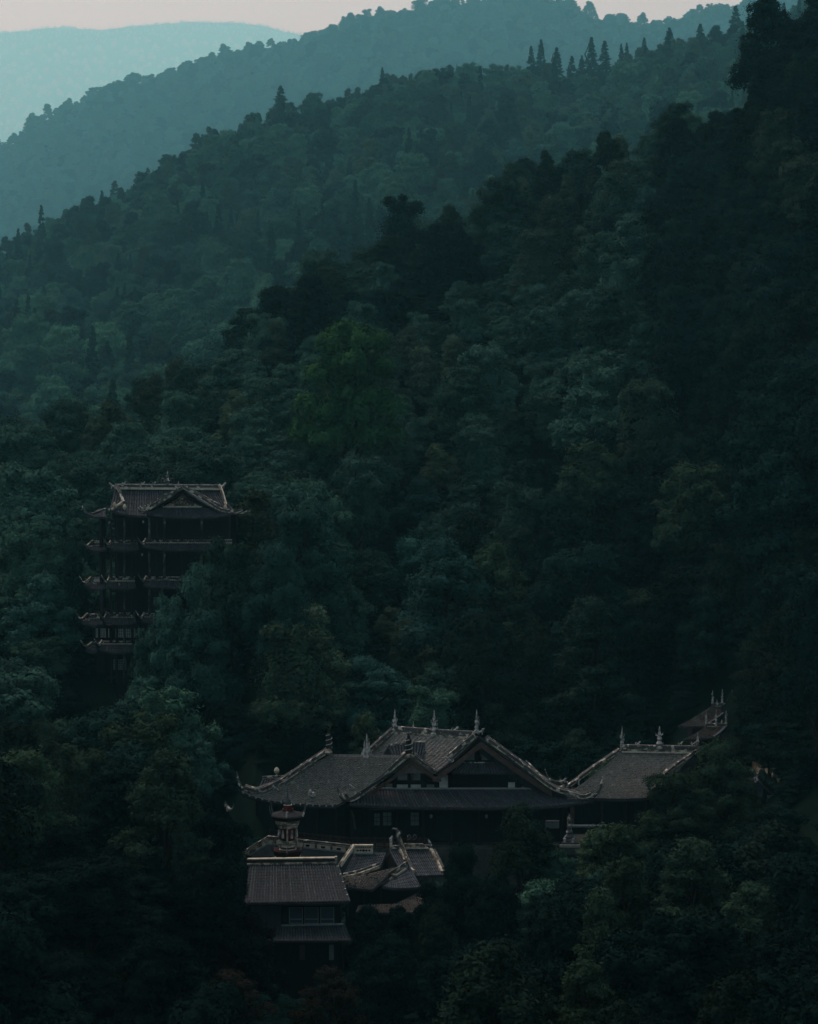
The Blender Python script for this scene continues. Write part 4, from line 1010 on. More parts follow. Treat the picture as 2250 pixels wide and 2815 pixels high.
ridge_band(QL((1072, 2337, 182), (1128, 2336, 182), (1183, 2335, 182)), GP, gc, .3, .5, 5)
MB().pbox(1112, 1164, 2321, 2330, 181.7, .3).make("ridge_relief", M_CREAM, GP, gc); MB().pbox(1072, 1079, 2319, 2330, 181.7, .3).make("ridge_end_block", M_PALE, GP, gc)
MB().beam(Q(1112, 2333, 181.72), Q(1178, 2334, 181.72), .1, .1).make("plaster_band", M_PALE, GP, gc)
for pts, w, m in ((((1091, 2298, 182.2), (1106, 2335, 181.6), (1120, 2368, 180.4), (1136, 2404, 178.8)), .26, M_RIDGE), (((1094, 2300, 182.0), (1110, 2338, 181.4), (1124, 2370, 180.2)), .1, M_CREAM), (((1097, 2334, 181.8), (1108, 2358, 180.9), (1112, 2372, 180.3)), .2, M_CREAM),
                  (((1184, 2338, 181.8), (1200, 2370, 180.4), (1215, 2402, 179)), .26, M_CREAM), (((1192, 2340, 181.9), (1209, 2372, 180.5), (1223, 2404, 179.1)), .2, M_RIDGE)):
    MB().sweep(crom(QL(*pts), 4), w, .3).make("hanging_ridge", m, GP, gc)
MB().pbox(1134, 1140, 2392, 2416, 178.4, .3).make("ridge_end_block", M_PALE, GP, gc)
MB().tube(QL((1178, 2308, 181.8), (1186, 2326, 181.7)), [.08, .14], 6).make("ridge_horn", M_STONE, GP, gc)
fb = MB(); b = Q(1092, 2300, 182.2)
fb.tube(crom([b, b + Vector((.1, 0, .35)), b + Vector((-.05, 0, .62)), b + Vector((-.35, 0, .72)), b + Vector((-.5, 0, .6))], 4), [.2, .2, .2, .2, .19, .18, .17, .16, .15, .14, .12, .11, .1, .09, .07, .05, .03], 7)
fb.tube(crom([b + Vector((.15, 0, .2)), b + Vector((.4, 0, .4)), b + Vector((.3, 0, .62))], 4), [.1, .1, .1, .09, .08, .06, .05, .03, .02], 5); fb.make("scroll_finial", M_RIDGE, GP)
for dx in (28, 44):
    b = Q(1092 + dx, 2310, 182); MB().tube(crom([b, b + Vector((.25, 0, .12)), b + Vector((.3, 0, .4)), b + Vector((.1, 0, .48)), b + Vector((.05, 0, .3))], 4), .05, 5).make("ridge_scroll", M_RIDGE, GP)
MB().tube(QL((1076, 2318, 181.9), (1075, 2306, 181.9), (1079, 2298, 181.9)), [.12, .14, .05], 6).make("ridge_horn", M_STONE, GP)
F = slope(Q(1066, 2424, 178.2), Q(1122, 2392, 178.6), Q(1052, 2448, 176.6), Q(1158, 2442, 176.2), .08, .3, 0)
ge_ = MB().slab(F, 8, 5, .16).make("front_roof", M_BED, GP); tile_rows(F, 17, .1, 5, M_TILE_DK, GP, ge_)
MB().slab(slope(Q(1122, 2372, 178.9), Q(1140, 2404, 178.4), Q(1122, 2392, 178.6), Q(1160, 2440, 176.3), .05), 4, 4, .1).make("front_roof", M_TILE_DK, GP)
ridge_band(QL((1060, 2413, 178.3), (1090, 2398, 178.5), (1123, 2376, 178.8)), GP, ge_, .26, .42, 5)
MB().sweep(crom(QL((1064, 2424, 178.0), (1092, 2408, 178.2), (1118, 2391, 178.5)), 4), .12, .16).make("plaster_band", M_PALE, GP, ge_)
MB().pbox(1078, 1088, 2404, 2413, 178.0, .2).make("plaster_block", M_CREAM, GP, ge_)
MB().sweep(crom(QL((1070, 2420, 178.1), (1052, 2430, 177.4), (1040, 2424, 177), (1036, 2412, 176.9)), 4), .2, .2, .06, .06).make("upturned_hip", M_RIDGE, GP, ge_)
MB().pbox(1050, 1160, 2436, 2560, 178.0, 2).make("wall", M_WALL, GP)
FS = thing("low_side_roof", "plain brown-grey lean-to roof at the foot of the gabled pavilion", "shed", Q(1120, 2540, 175))
F = slope(Q(1094, 2484, 176), Q(1160, 2450, 176.6), Q(1080, 2512, 173.4), Q(1168, 2512, 173.4), .06)
o = MB().slab(F, 6, 4, .15).make("roof", M_BED, FS); rough_tiles(F, 24, 14, M_TILE_BR, FS, o)
F = slope(Q(986, 2490, 176), Q(1094, 2486, 176), Q(978, 2508, 174), Q(1090, 2512, 174), .05)
o = MB().slab(F, 6, 4, .15).make("roof", M_BED, FS); rough_tiles(F, 28, 8, M_TILE_BR, FS, o)
MB().pbox(985, 1160, 2505, 2600, 175.2, 1.5).make("wall", M_WALL, FS)
BOXES += [(925, 1220, 2290, 2460, 178), (1080, 1160, 2460, 2496, 174)]
# ------------------------------------------------------------------ front house with the big ribbed roof
FH = thing("front_tiled_house", "two-storey front house with large ribbed grey roof and three blue-grey windows", "house", Q(820, 2660, 171))
F_f = slope(Q(686, 2374, 173.2), Q(926, 2370, 173.2), Q(672, 2483, 168.2), Q(960, 2478, 168.2), .22)
fr = MB().slab(F_f, 14, 7, .2).make("main_roof", M_BED, FH)
tile_rows(F_f, 34, .066, 14, M_TILE, FH, fr)
MB().slab(slope(Q(686, 2374, 173.2), Q(926, 2370, 173.2), Q(686, 2374, 178) - Vector((0, 0, 2.3)), Q(930, 2370, 178) - Vector((0, 0, 2.3)), .2), 6, 4, .2).make("main_roof", M_TILE_DK, FH)
for nm, m, ra_, rb_, w, h, y in (("ridge_cap", M_PALE, 2360.5, 2356.5, .42, .10, 173.2), ("ridge_body", M_BED, 2370, 2366, .26, .34, 173.25), ("ridge_foot", M_CREAM, 2374, 2370, .46, .12, 173.1)):
    MB().beam(Q(680, ra_ + 3, y), Q(927, rb_ + 3, y), w, h).make(nm, m, FH, fr)
MB().pbox(921, 927, 2356, 2374, 172.9, .4).make("ridge_end_block", M_CREAM, FH, fr)
for t in (0.12, .3, .5, .68, .84):
    p = F_f(1, t); MB().box(p.x - .06, p.x + .1, p.y - .1, p.y + .1, p.z + .02, p.z + .14).make("verge_tile", M_STONE, FH, fr)
MB().sweep([F_f(1, i / 8) + Vector((.05, 0, -.08)) for i in range(9)], .14, .14).make("verge", M_TILE_DK, FH, fr)
MB().sweep([F_f(i / 12, 1) + Vector((0, .1, -.3)) for i in range(13)], .1, .16).make("eave_board", M_WOOD, FH, fr)
MB().pbox(668, 935, 2478, 2560, 170, 5).make("upper_wall", M_WALL, FH)
MB().pbox(690, 774, 2490, 2545, 169.9, .08).make("board_wall", M_BLUEWALL, FH)
for a, b_ in ((796, 832), (838, 875), (882, 918)):
    w_ = MB().pbox(a - 1, b_ + 1, 2496, 2540, 169.85, .1).make("window", M_FRAME, FH)
    w2 = MB().pbox(a + 1, b_ - 1, 2497, 2526, 169.8, .08).make("pane", M_GLASS, FH, w_)
    MB().pbox(a + 1, b_ - 1, 2529, 2537.5, 169.8, .08).make("pane", M_GLASS, FH, w_)
for a, b_ in ((778, 794), (833, 837), (876, 881), (919, 931)): MB().pbox(a, b_, 2486, 2543, 169.7, .2).make("post", M_WOOD, FH)
MB().beam(Q(774, 2546, 169.3), Q(944, 2542.5, 169.3), .3, .09).make("sill_line", M_FRAME, FH)
MB().beam(Q(640, 2544, 169.5), Q(674, 2544, 169.5), .3, .09).make("sill_line", M_FRAME, FH)
F_g = slope(Q(660, 2547, 169.4), Q(950, 2544, 169.4), Q(640, 2589, 166.9), Q(968, 2586, 166.9), .08)
fg_ = MB().slab(F_g, 8, 4, .16).make("skirt_roof", M_BED, FH); tile_rows(F_g, 40, .06, 6, M_TILE_DK, FH, fg_)
MB().pbox(680, 940, 2580, 2860, 169.4, 4).make("lower_wall", M_WALL, FH)
MB().pbox(905, 918, 2600, 2640, 168.2, .3).make("pale_pillar", M_DIMPANEL, FH); MB().pbox(824, 838, 2600, 2640, 168.2, .3).make("pillar", M_BROWN, FH)
BOXES += [(664, 964, 2350, 2548, 168), (780, 964, 2548, 2600, 167)]
# ------------------------------------------------------------------ lantern post left of the hall
LP = thing("stone_lantern", "weathered stone lantern with a curled cap, left of the main hall at the wood's edge", "lantern", Q(620, 2300, 190))
c = Q(621, 2300, 190)
pf = FPX / 190
def lz(r): return Zof(r, 190) - c.z
MB().lathe(c, [(.5, -3), (.5, 0), (.4, .1), (.38, lz(2246))], 6).make("shaft", M_GREYWALL, LP)
MB().lathe(c, [(.3, lz(2246)), (.42, lz(2244)), (.44, lz(2232)), (.3, lz(2230))], 6).make("lamp_chamber", M_MAROON, LP)
cp = MB().lathe(c, [(.5, lz(2231)), (.7, lz(2226)), (.6, lz(2222)), (.25, lz(2214)), (.12, lz(2210)), (.02, lz(2202))], 6).make("cap", M_RIDGE, LP)
for k in range(6):
    a = 2 * math.pi * (k + .5) / 6; d = Vector((math.cos(a), math.sin(a), 0)); p = c + d * .62 + Vector((0, 0, lz(2226)))
    MB().tube(crom([p - d * .2, p, p + d * .2 + Vector((0, 0, .2)), p + d * .28 + Vector((0, 0, .55))], 3), [.07, .07, .07, .06, .05, .05, .04, .03, .02, .01], 5).make("cap_curl", M_RIDGE, LP, cp)
BOXES += [(600, 645, 2195, 2235, 189)]
# ------------------------------------------------------------------ the five-storey pagoda on the left slope
TW = thing("tiered_pagoda", "tall dark five-storey pagoda with cream-edged grey roofs rising from the trees at left", "pagoda", Q(440, 1880, 236))
def tband(rows, w=.34, h=.36, n=5, cream=True, parent=None):
    ridge_band(QL(*rows), TW, parent, w, h, n, cream)
def cream_line(rows, w=.22, h=.3, mat=None, parent=None, name="plaster_band"):
    MB().sweep(crom(QL(*rows), 4), w, h).make(name, mat or M_CREAM, TW, parent)
F_tm = slope(Q(314, 1346, 237.5), Q(607, 1348, 237.5), Q(299, 1419, 233.6), Q(650, 1424, 233.6), 0.2, .8, .8, 9)
tm = MB().slab(F_tm, 20, 6, .2).make("top_roof", M_BED, TW)
tile_rows(F_tm, 46, .085, 6, M_TILE, TW, tm)
MB().slab(slope(Q(314, 1346, 237.5), Q(607, 1348, 237.5), Q(305, 1346, 243) - Vector((0, 0, 3.6)), Q(620, 1346, 243) - Vector((0, 0, 3.6)), .2), 8, 4, .2).make("top_roof", M_TILE_DK, TW)
ridge_band(QL((318, 1346, 237.4), (460, 1346, 237.4), (606, 1348, 237.4)), TW, tm, .4, .66, 6)
MB().beam(Q(318, 1345, 237.15), Q(606, 1347, 237.15), .08, .26).make("plaster_band", M_PALE, TW, tm)
MB().beam(Q(322, 1332, 237.4), Q(604, 1334, 237.4), .5, .08).make("ridge_cap", M_STONE, TW, tm)
sp = MB(); b = Q(461, 1333, 237.4)
sp.lathe(b, [(.34, 0), (.2, .25), (.3, .5), (.14, .8), (.22, 1.0), (.08, 1.3), (.02, 1.9)], 8)
for sx in (-1, 1):
    sp.tube(crom([b + Vector((sx * .2, 0, .1)), b + Vector((sx * .7, 0, .2)), b + Vector((sx * .75, 0, .7)), b + Vector((sx * .35, 0, .75)), b + Vector((sx * .45, 0, .4))], 4), .07, 5)
sp.make("ridge_finial", M_RIDGE, TW, tm)
for px, d in ((311, -1), (612, 1)): beast(Q(px, 1342, 237.3), d, .62, TW, tm)
for px in (341, 394, 424): beast(Q(px, 1331, 237.3), 1, .3, TW, tm, name="ridge_figure")
spire(Q(491, 1334, 236), .5, .12, TW, tm)
# left hanging ridge, the kinked hip and its pendants
tband(((321, 1336, 237.0), (330, 1358, 236), (338, 1382, 235.0)), .3, .34, 4)
tband(((338, 1384, 234.9), (322, 1396, 234.4), (307, 1406, 233.9), (298, 1404, 233.6)), .26, .3, 4)
cream_line(((338, 1381, 234.8), (323, 1392, 234.3), (309, 1402, 233.8)), .16, .2, M_PALE)
tband(((603, 1337, 237.0), (612, 1362, 236), (621, 1392, 234.8)), .3, .36, 4)
cream_line(((605, 1337, 236.8), (614, 1362, 235.8), (622, 1390, 234.6)), .12, .3, M_PALE)
for (px, r, Y) in ((315, 1397, 233.8), (343, 1402, 234.1), (620, 1404, 234.2)):
    MB().lathe(Q(px, r, Y), [(.04, 0), (.2, .16), (.24, .38), (.16, .6), (.05, .72)], 8).make("gourd_pendant", M_PALE, TW, tm)
tband(((618, 1402, 234.2), (640, 1410, 233.8), (668, 1412, 233.6), (690, 1405, 233.4)), .26, .3, 4)
horn(QL((299, 1404, 233.6), (294, 1398, 233.5), (291, 1388, 233.5)), TW, tm, .12)
# cross gable over the front bay
AP, Lf, Rt = Q(503, 1342, 231.6), Q(392, 1408, 231.2), Q(612, 1408, 231.2)
bk = Vector((0, 5.2, 0))
gl = MB().slab(slope(AP, AP + bk, Lf, Lf + bk, .3), 4, 5, .15).make("front_gable_roof", M_TILE_DK, TW)
MB().slab(slope(AP, AP + bk, Rt, Rt + bk, .3), 4, 5, .15).make("front_gable_roof", M_TILE_DK, TW)
tband(((503, 1343, 231.5), (450, 1374, 231.4), (418, 1395, 231.2), (402, 1404, 231.1), (388, 1403, 231.0), (380, 1396, 231)), .36, .42, 6)
cream_line(((503, 1346, 231.25), (450, 1378, 231.15), (412, 1402, 231.0)), .1, .22)
tband(((503, 1343, 231.5), (556, 1374, 231.4), (597, 1400, 231.2), (620, 1408, 231.1), (650, 1410, 231.0), (668, 1404, 231)), .36, .42, 6)
MB().sweep(crom(QL((503, 1343, 232.2), (450, 1370, 232.2), (400, 1398, 232)), 4), .3, .42).make("verge_ridge", M_RIDGE, TW)
MB().sweep(crom(QL((503, 1343, 232.2), (556, 1370, 232.2), (606, 1398, 232)), 4), .3, .42).make("verge_ridge", M_RIDGE, TW)
MB().hexa(QL((503, 1358, 231.8), (437, 1396, 231.8), (437, 1396, 232.0), (503, 1358, 232.0)), QL((503, 1350, 231.8), (428, 1394, 231.8), (428, 1394, 232.0), (503, 1350, 232.0))).make("bargeboard", M_WOOD, TW)
MB().hexa(QL((503, 1358, 231.8), (569, 1396, 231.8), (569, 1396, 232.0), (503, 1358, 232.0)), QL((503, 1350, 231.8), (578, 1394, 231.8), (578, 1394, 232.0), (503, 1350, 232.0))).make("bargeboard", M_WOOD, TW)
pe = MB().quad(Q(501, 1362, 232.6), Q(448, 1394, 232.6), Q(554, 1394, 232.6)).make("pediment", M_CREAM, TW)
MB().beam(Q(448, 1395, 232.4), Q(556, 1395, 232.4), .16, .16).make("pediment_sill", M_PALE, TW, pe)
og = MB(); b = Q(501, 1376, 232.5)
for sx in (-1, 1):
    og.tube(crom([b, b + Vector((sx * .35, 0, .15)), b + Vector((sx * .8, 0, -.2)), b + Vector((sx * .9, 0, -.5)), b + Vector((sx * .65, 0, -.55))], 4), .06, 4)
    og.tube(crom([b + Vector((0, 0, -.3)), b + Vector((sx * .3, 0, -.45)), b + Vector((sx * .35, 0, -.2)), b + Vector((sx * .1, 0, .0))], 4), .05, 4)
    og.beam(b + Vector((0, 0, .42)), b + Vector((sx * 1.35, 0, -.55)), .06, .09)
og.make("scrollwork", M_BROWN, TW, pe)
F_ts = slope(Q(432, 1396, 232.4), Q(572, 1396, 232.4), Q(392, 1423, 230.8), Q(640, 1424, 230.8), .08, .75, .5, 6)
ts = MB().slab(F_ts, 18, 4, .18).make("front_skirt_roof", M_BED, TW)
tile_rows(F_ts, 38, .08, 5, M_TILE, TW, ts)
horn(QL((396, 1412, 230.9), (384, 1404, 230.8), (379, 1398, 230.7)), TW, ts, .13)
# detached roof of the open side gallery
F_t1 = slope(Q(270, 1402, 238.4), Q(290, 1399, 238.4), Q(238, 1424, 236), Q(292, 1422, 236), .08, .55, 0, 5)
t1 = MB().slab(F_t1, 8, 4, .2).make("gallery_roof", M_BED, TW)
tile_rows(F_t1, 9, .1, 4, M_TILE, TW, t1)
tband(((290, 1401, 238.2), (272, 1409, 237.4), (254, 1414, 236.8), (238, 1411, 236.4), (231, 1404, 236.2)), .24, .26, 4, True, t1)
horn(QL((236, 1410, 236.3), (230, 1402, 236.2), (226, 1388, 236.1)), TW, t1, .12)
# storeys: (facet, px left, px right, flashing row, band row, eave row, distance, lift)
TIER = [
 (238, 290, 1489, 1500, 1516, 236, .5), (298, 381, 1486, 1495, 1513, 233.6, .45), (392, 640, 1485, 1493, 1513, 230.8, .5),
 (233, 289, 1589, 1601, 1621, 236, .5), (293, 373, 1587, 1598, 1619, 233.6, .45), (394, 640, 1587, 1595, 1618, 230.8, .4),
 (224, 282, 1689, 1701, 1720, 236, .5), (285, 374, 1686, 1698, 1716, 233.6, .45), (388, 600, 1688, 1697, 1716, 230.8, .4),
 (236, 266, 1769, 1777, 1794, 236, .35), (272, 366, 1764, 1771, 1796, 233.6, .6)]
for (a, b_, r0, r1, r2, Y, lift) in TIER:
    x_in = 8 if b_ - a > 60 else 4
    la = a + (18 if b_ - a < 60 else x_in)
    F = slope(Q(la, r1, Y + 1.5), Q(b_ - 2, r1, Y + 1.5), Q(a, r2, Y), Q(b_ + 2, r2, Y), .06, lift, lift * .5, 5)
    o = MB().slab(F, 10, 3, .16).make("storey_roof", M_BED, TW)
    tile_rows(F, max(6, int((b_ - a) / 5.4)), .095, 4, M_TILE, TW, o)
    tt = (M_CREAM, M_RIDGE, M_STONE)
    MB().beam(Q(la, r1 + 1, Y + 1.4), Q(b_ - 2, r1 + 1, Y + 1.4), .16, .14).make("plaster_band", M_PALE if (a, r0) in ((392, 1485), (293, 1587)) or r0 == 1764 else M_CREAM, TW, o)
    MB().hexa(QL((la, r1, Y + 1.42), (b_ - 2, r1, Y + 1.42), (b_ - 2, r1, Y + 1.9), (la, r1, Y + 1.9)), QL((la + 4, r0, Y + 1.42), (b_ - 2, r0, Y + 1.42), (b_ - 2, r0, Y + 1.9), (la + 4, r0, Y + 1.9))).make("storey_ridge", M_RIDGE, TW, o)
    MB().beam(Q(la + 2, r0, Y + 1.3), Q(b_ - 2, r0, Y + 1.3), .3, .09).make("ridge_cap", M_STONE if b_ - a > 60 else M_RIDGE, TW, o)
    c = [Q(la, r0 + 1, Y + 1.4), Q((la + a) / 2 + 2, (r0 + r1) / 2 + 2, Y + .9), Q(a + 2, r1 + 4, Y + .2), Q(a - 3, r1 - 2, Y)]
    MB().sweep(crom(c, 4), .22, .22, .12, .12).make("hip_ridge", M_RIDGE, TW, o)
    MB().sweep(crom([p + Vector((0, -.05, .18)) for p in c[:3]], 4), .14, .12).make("hip_plaster", M_CREAM, TW, o)
    horn([Q(a + 2, r1 + 3, Y + .1), Q(a - 5, r1 - 2, Y - .1), Q(a - 10, r1 - 10, Y - .2), Q(a - 15, r1 - 18, Y - .2)], TW, o, .10)
    # the short return of the roof towards the back
    pL = F(0, 1); pT = F(0, 0)
    MB().slab(slope(pT, pT + Vector((0, 2.2, 0)), pL, pL + Vector((0, 3.6, 0)), .05), 3, 3, .14).make("storey_roof", M_TILE_DK, TW)
beast(Q(270, 1494, 237.2), -1, .35, TW, None); beast(Q(258, 1607, 237), -1, .4, TW, None); beast(Q(240, 1706, 237), -1, .4, TW, None)
# bodies of the three bays
zb = Q(440, 1880, 236).z - 7
for nm, a, b_, r0, Y, dp in (("front_bay_wall", 409, 630, 1418, 232.9, 6), ("middle_bay_wall", 316, 650, 1414, 235.6, 5)):
    x0, x1 = Xof(a, 1500, Y), Xof(b_, 1500, Y)
    MB().box(x0, x1, Y, Y + dp, zb, Zof(r0, Y)).make(nm, M_WALL, TW)
for (px, Y) in ((280, 237.2), (286, 238.6)):
    post(px, 1418, 1850, Y, .5, TW)
MB().pbox(262, 312, 1720, 1860, 238.2, 1.5).make("gallery_wall", M_WALL, TW)
for r0, r1 in ((1424, 1486), (1514, 1588), (1619, 1688), (1718, 1768), (1797, 1880)):
    for px, Y, m in ((411, 231.9, M_WORN), (432, 231.9, M_WOOD), (452, 231.9, M_WORN), (500, 231.9, M_WOOD), (555, 231.9, M_WORN), (322, 234.6, M_WOOD), (342, 234.6, M_WORN), (363, 234.6, M_WOOD), (376, 234.6, M_WOOD), (305, 234.7, M_WOOD)):
        post(px, r0, r1, Y, .28, TW, m)
    MB().pbox(409, 600, r0 + 2, r0 + 9, 231.85, .15).make("lintel", M_WOOD, TW)
    MB().pbox(302, 380, r0 + 2, r0 + 9, 234.5, .15).make("lintel", M_WOOD, TW)
for rr, Y, a, b_ in ((1476, 231.4, 396, 600), (1573, 231.2, 396, 600), (1574, 234.1, 300, 384), (1574, 236.6, 262, 292), (1676, 234.1, 262, 374), (1477, 234.1, 304, 384)):
    rr_ = MB(); rr_.pbox(a, b_, rr, rr + 2, Y, .07); rr_.pbox(a, b_, rr + 6, rr + 7.5, Y, .06)
    k = a
    while k < b_: rr_.pbox(k, k + 1.2, rr, rr + 12, Y - .01, .05); k += 8
    rr_.make("gallery_rail", M_WOOD, TW)
# pale lattice storey and the wall under it
for a, b_, r0, r1, Y, bars in ((263, 270, 1727, 1753, 236.4, (2, 5)), (276, 292, 1727, 1753, 236.4, (4, 5)), (297, 305, 1728, 1753, 235.2, (2, 5)), (317, 384, 1728, 1753, 235.2, (12, 6))):
    panel(a, b_, r0, r1, Y, TW, M_LATTICE, "lattice_window", bars=bars)
panel(311, 348, 1812, 1842, 235.3, TW, M_DIMPANEL, "lattice_window", bars=(6, 5))
for a, w in ((273, 4), (294, 4), (310, 8)):
    mb = MB(); mb.hexa(QL((a - w * .6, 1756, 236.0), (a + w * .4, 1756, 236.0), (a + w * .4, 1756, 236.4), (a - w * .6, 1756, 236.4)), QL((a - w, 1718, 236.0), (a + w, 1718, 236.0), (a + w, 1718, 236.4), (a - w, 1718, 236.4))); mb.make("bracketed_column", M_WOOD, TW)
for (px, r) in ((301, 1436), (328, 1605), (394, 1434), (453, 1436), (555, 1436), (391, 1524), (453, 1526)):
    MB().lathe(Q(px, r + 5, 231.2 if px > 380 else 233.9), [(.03, 0), (.12, .08), (.13, .25), (.04, .34)], 6).make("hanging_lantern", M_DIMPANEL, TW)
BOXES += [(205, 392, 1310, 1800, 228), (392, 560, 1310, 1425, 226), (392, 520, 1425, 1530, 226), (392, 460, 1530, 1600, 226)]
# ------------------------------------------------------------------ trees set one by one
T = tree_at
T('round', 958, 885, 300, 330, "tall bright-topped camphor with ball-like leaf masses, standing out mid-slope above the main hall", maxh=27, rot=0.2)
T('clump', 1440, 2216, 186, 290, "full conical tree standing right before the main hall's front eaves", var=0, leaf='olive')
T('layer', 1995, 2040, 193, 255, "spreading layered tree in front of the right-hand hall's roof, its top by the two-roofed pavilion", var=1, maxh=13, leaf='olive')
T('layer', 1850, 2120, 190, 230, "low spreading tree against the right-hand hall's front eave corner", var=2, maxh=9, leaf='olive')
T('clump', 1907, 2318, 150, 340, "tallest of the pyramid-shaped trees in the right-hand foreground", var=1, leaf='olive')
T('clump', 1722, 2382, 148, 300, "pyramid-shaped tree just left of the tallest one in the right-hand foreground", var=2, leaf='olive')
T('clump', 2065, 2425, 146, 260, "pyramid-shaped tree just right of the tallest one in the right-hand foreground", var=0, leaf='olive')
T('clump', 1655, 2455, 143, 240, "smaller pyramid-shaped tree at the left flank of the right-hand foreground group", var=1, leaf='olive')
T('clump', 1610, 2660, 128, 300, "clumpy tree at the picture's bottom edge below the pyramid-shaped trees", var=2, leaf='olive')
T('russet', 700, 2500, 158, 190, "russet-leaved tree against the front tiled house's lower left corner", var=0, maxh=9)
T('russet', 580, 2570, 150, 210, "russet-leaved tree left of and below the one touching the front tiled house", var=1, maxh=9)
T('russet', 905, 2655, 146, 260, "brownish bushy tree directly below the front tiled house's ground floor", var=0, maxh=9)
T('russet', 640, 2660, 140, 260, "brownish bushy tree near the bottom edge, left of the front tiled house", var=1, maxh=9)
T('layer', 62, 2072, 158, 300, "pale-tipped layered tree at the left edge of the foreground wood", var=0, leaf='olive')
T('broad', 210, 2010, 168, 280, "highest crown of the foreground wood at left, below the pagoda", var=1, leaf='olive')
T('broad', 325, 2070, 160, 260, "rounded crown next right of the highest one in the left foreground wood", var=2)
T('clump', 455, 2062, 156, 320, "olive-tipped crown in the left foreground wood, facing the main hall", var=0, leaf='olive')
T('broad', 585, 2135, 162, 190, "crown at the right edge of the left foreground wood, nearest the main hall's left eave", var=3)
T('broad', 560, 2320, 150, 300, "broad dark crown just left of the front tiled house's roof", var=0)
T('layer', 630, 2365, 162, 120, "narrow tree touching the front tiled roof's left end", var=3)
T('broad', 250, 2330, 140, 420, "very broad dark crown in the middle of the left foreground wood", var=1)
T('broad', 40, 2380, 135, 360, "dark crown at the left edge, under the pale-tipped layered tree", var=2)
T('broad', 430, 2540, 130, 340, "dark low crown left of the russet trees", var=3)
T('layer', 160, 2620, 128, 380, "dark crown low in the bottom left corner", var=1)
T('broad', 632, 1420, 226, 230, "broad crown hiding the right end of the pagoda's top roof", var=0)
T('layer', 745, 1500, 224, 220, "layered crown second to the right from the pagoda's top roof", var=1)
T('broad', 568, 1512, 226, 190, "crown covering the right side of the pagoda's third storey", var=2)
T('broad', 472, 1594, 226, 190, "crown covering the pagoda's third roof at right", var=3)
T('broad', 412, 1688, 226, 170, "crown leaning on the right side of the pagoda's lowest lattice storey", var=1)
T('layer', 560, 1690, 221, 230, "wide layered tree right of the pagoda's lower storeys", var=0)
T('broad', 395, 1832, 222, 170, "low crown before the pagoda's foot", var=3)
T('broad', 95, 1405, 247, 230, "bright crown left of the pagoda's top roof", var=2)
T('layer', 190, 1500, 246, 130, "slim crown tucked against the pagoda's left side at the second roof", var=0)
T('layer', 110, 1580, 240, 220, "layered crown left of the pagoda's third roof", var=1)
T('broad', 120, 1730, 235, 200, "crown left of the pagoda's lowest roof", var=0)
T('layer', 790, 1690, 236, 250, "teal layered tree halfway between pagoda and main hall ridge", var=2)
T('layer', 1020, 1815, 232, 280, "teal layered tree right behind the main hall's left roof finials", var=0)
T('broad', 1180, 1860, 230, 250, "rounded tree behind the middle of the main hall's ridge", var=1)
T('broad', 640, 1925, 216, 180, "rounded tree behind the main hall's upturned left corner", var=2)
T('clump', 740, 1985, 213, 150, "small conical tree behind the main hall's left rake", var=1)
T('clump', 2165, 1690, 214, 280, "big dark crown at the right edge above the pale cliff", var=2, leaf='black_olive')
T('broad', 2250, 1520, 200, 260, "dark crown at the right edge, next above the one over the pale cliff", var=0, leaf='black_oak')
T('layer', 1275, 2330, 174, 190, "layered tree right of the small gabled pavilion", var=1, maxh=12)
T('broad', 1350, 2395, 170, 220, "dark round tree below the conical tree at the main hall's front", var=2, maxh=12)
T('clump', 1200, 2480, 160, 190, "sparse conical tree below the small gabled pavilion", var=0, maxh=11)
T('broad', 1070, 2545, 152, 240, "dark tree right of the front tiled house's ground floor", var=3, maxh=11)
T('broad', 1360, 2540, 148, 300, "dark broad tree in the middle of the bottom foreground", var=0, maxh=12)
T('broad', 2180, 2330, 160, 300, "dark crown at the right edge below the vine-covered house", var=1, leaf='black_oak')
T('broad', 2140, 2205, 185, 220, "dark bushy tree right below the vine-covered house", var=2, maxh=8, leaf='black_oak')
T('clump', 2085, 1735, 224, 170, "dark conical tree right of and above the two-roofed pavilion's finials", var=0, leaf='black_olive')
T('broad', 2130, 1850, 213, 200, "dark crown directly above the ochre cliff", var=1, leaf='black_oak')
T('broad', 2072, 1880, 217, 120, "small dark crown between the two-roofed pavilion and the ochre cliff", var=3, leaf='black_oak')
T('broad', 1830, 1960, 236, 130, "low crown left of the two-roofed pavilion's upper roof", var=2)
T('layer', 1700, 2260, 184, 240, "dark layered tree right of the white stone spire", var=2, maxh=10, leaf='olive')
T('layer', 1195, 2425, 171, 170, "layered tree overlapping the gabled pavilion's right-hand roof edge", var=2, maxh=9)
T('broad', 1100, 2470, 165, 130, "small round tree under the gabled pavilion's front eave", var=1, maxh=8)
T('broad', 1530, 2310, 186, 150, "low round tree right of the conical one, before the stone spire's steps", var=3, maxh=9)
T('layer', 1010, 2500, 168, 130, "low tree at the corridor's foot beside the front house", var=0, maxh=7)
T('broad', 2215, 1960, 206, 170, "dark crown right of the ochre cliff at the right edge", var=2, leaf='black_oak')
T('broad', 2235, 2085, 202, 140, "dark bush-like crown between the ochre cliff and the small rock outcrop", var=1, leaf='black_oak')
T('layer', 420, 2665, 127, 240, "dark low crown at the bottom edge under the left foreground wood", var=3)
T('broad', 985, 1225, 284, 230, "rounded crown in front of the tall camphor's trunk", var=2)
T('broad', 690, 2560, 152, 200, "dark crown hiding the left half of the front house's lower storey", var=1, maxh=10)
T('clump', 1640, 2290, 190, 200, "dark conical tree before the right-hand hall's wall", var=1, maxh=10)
T('broad', 655, 2230, 193, 110, "small dark crown between the stone lantern and the main hall's left eave", var=0, maxh=9, leaf='black_oak')
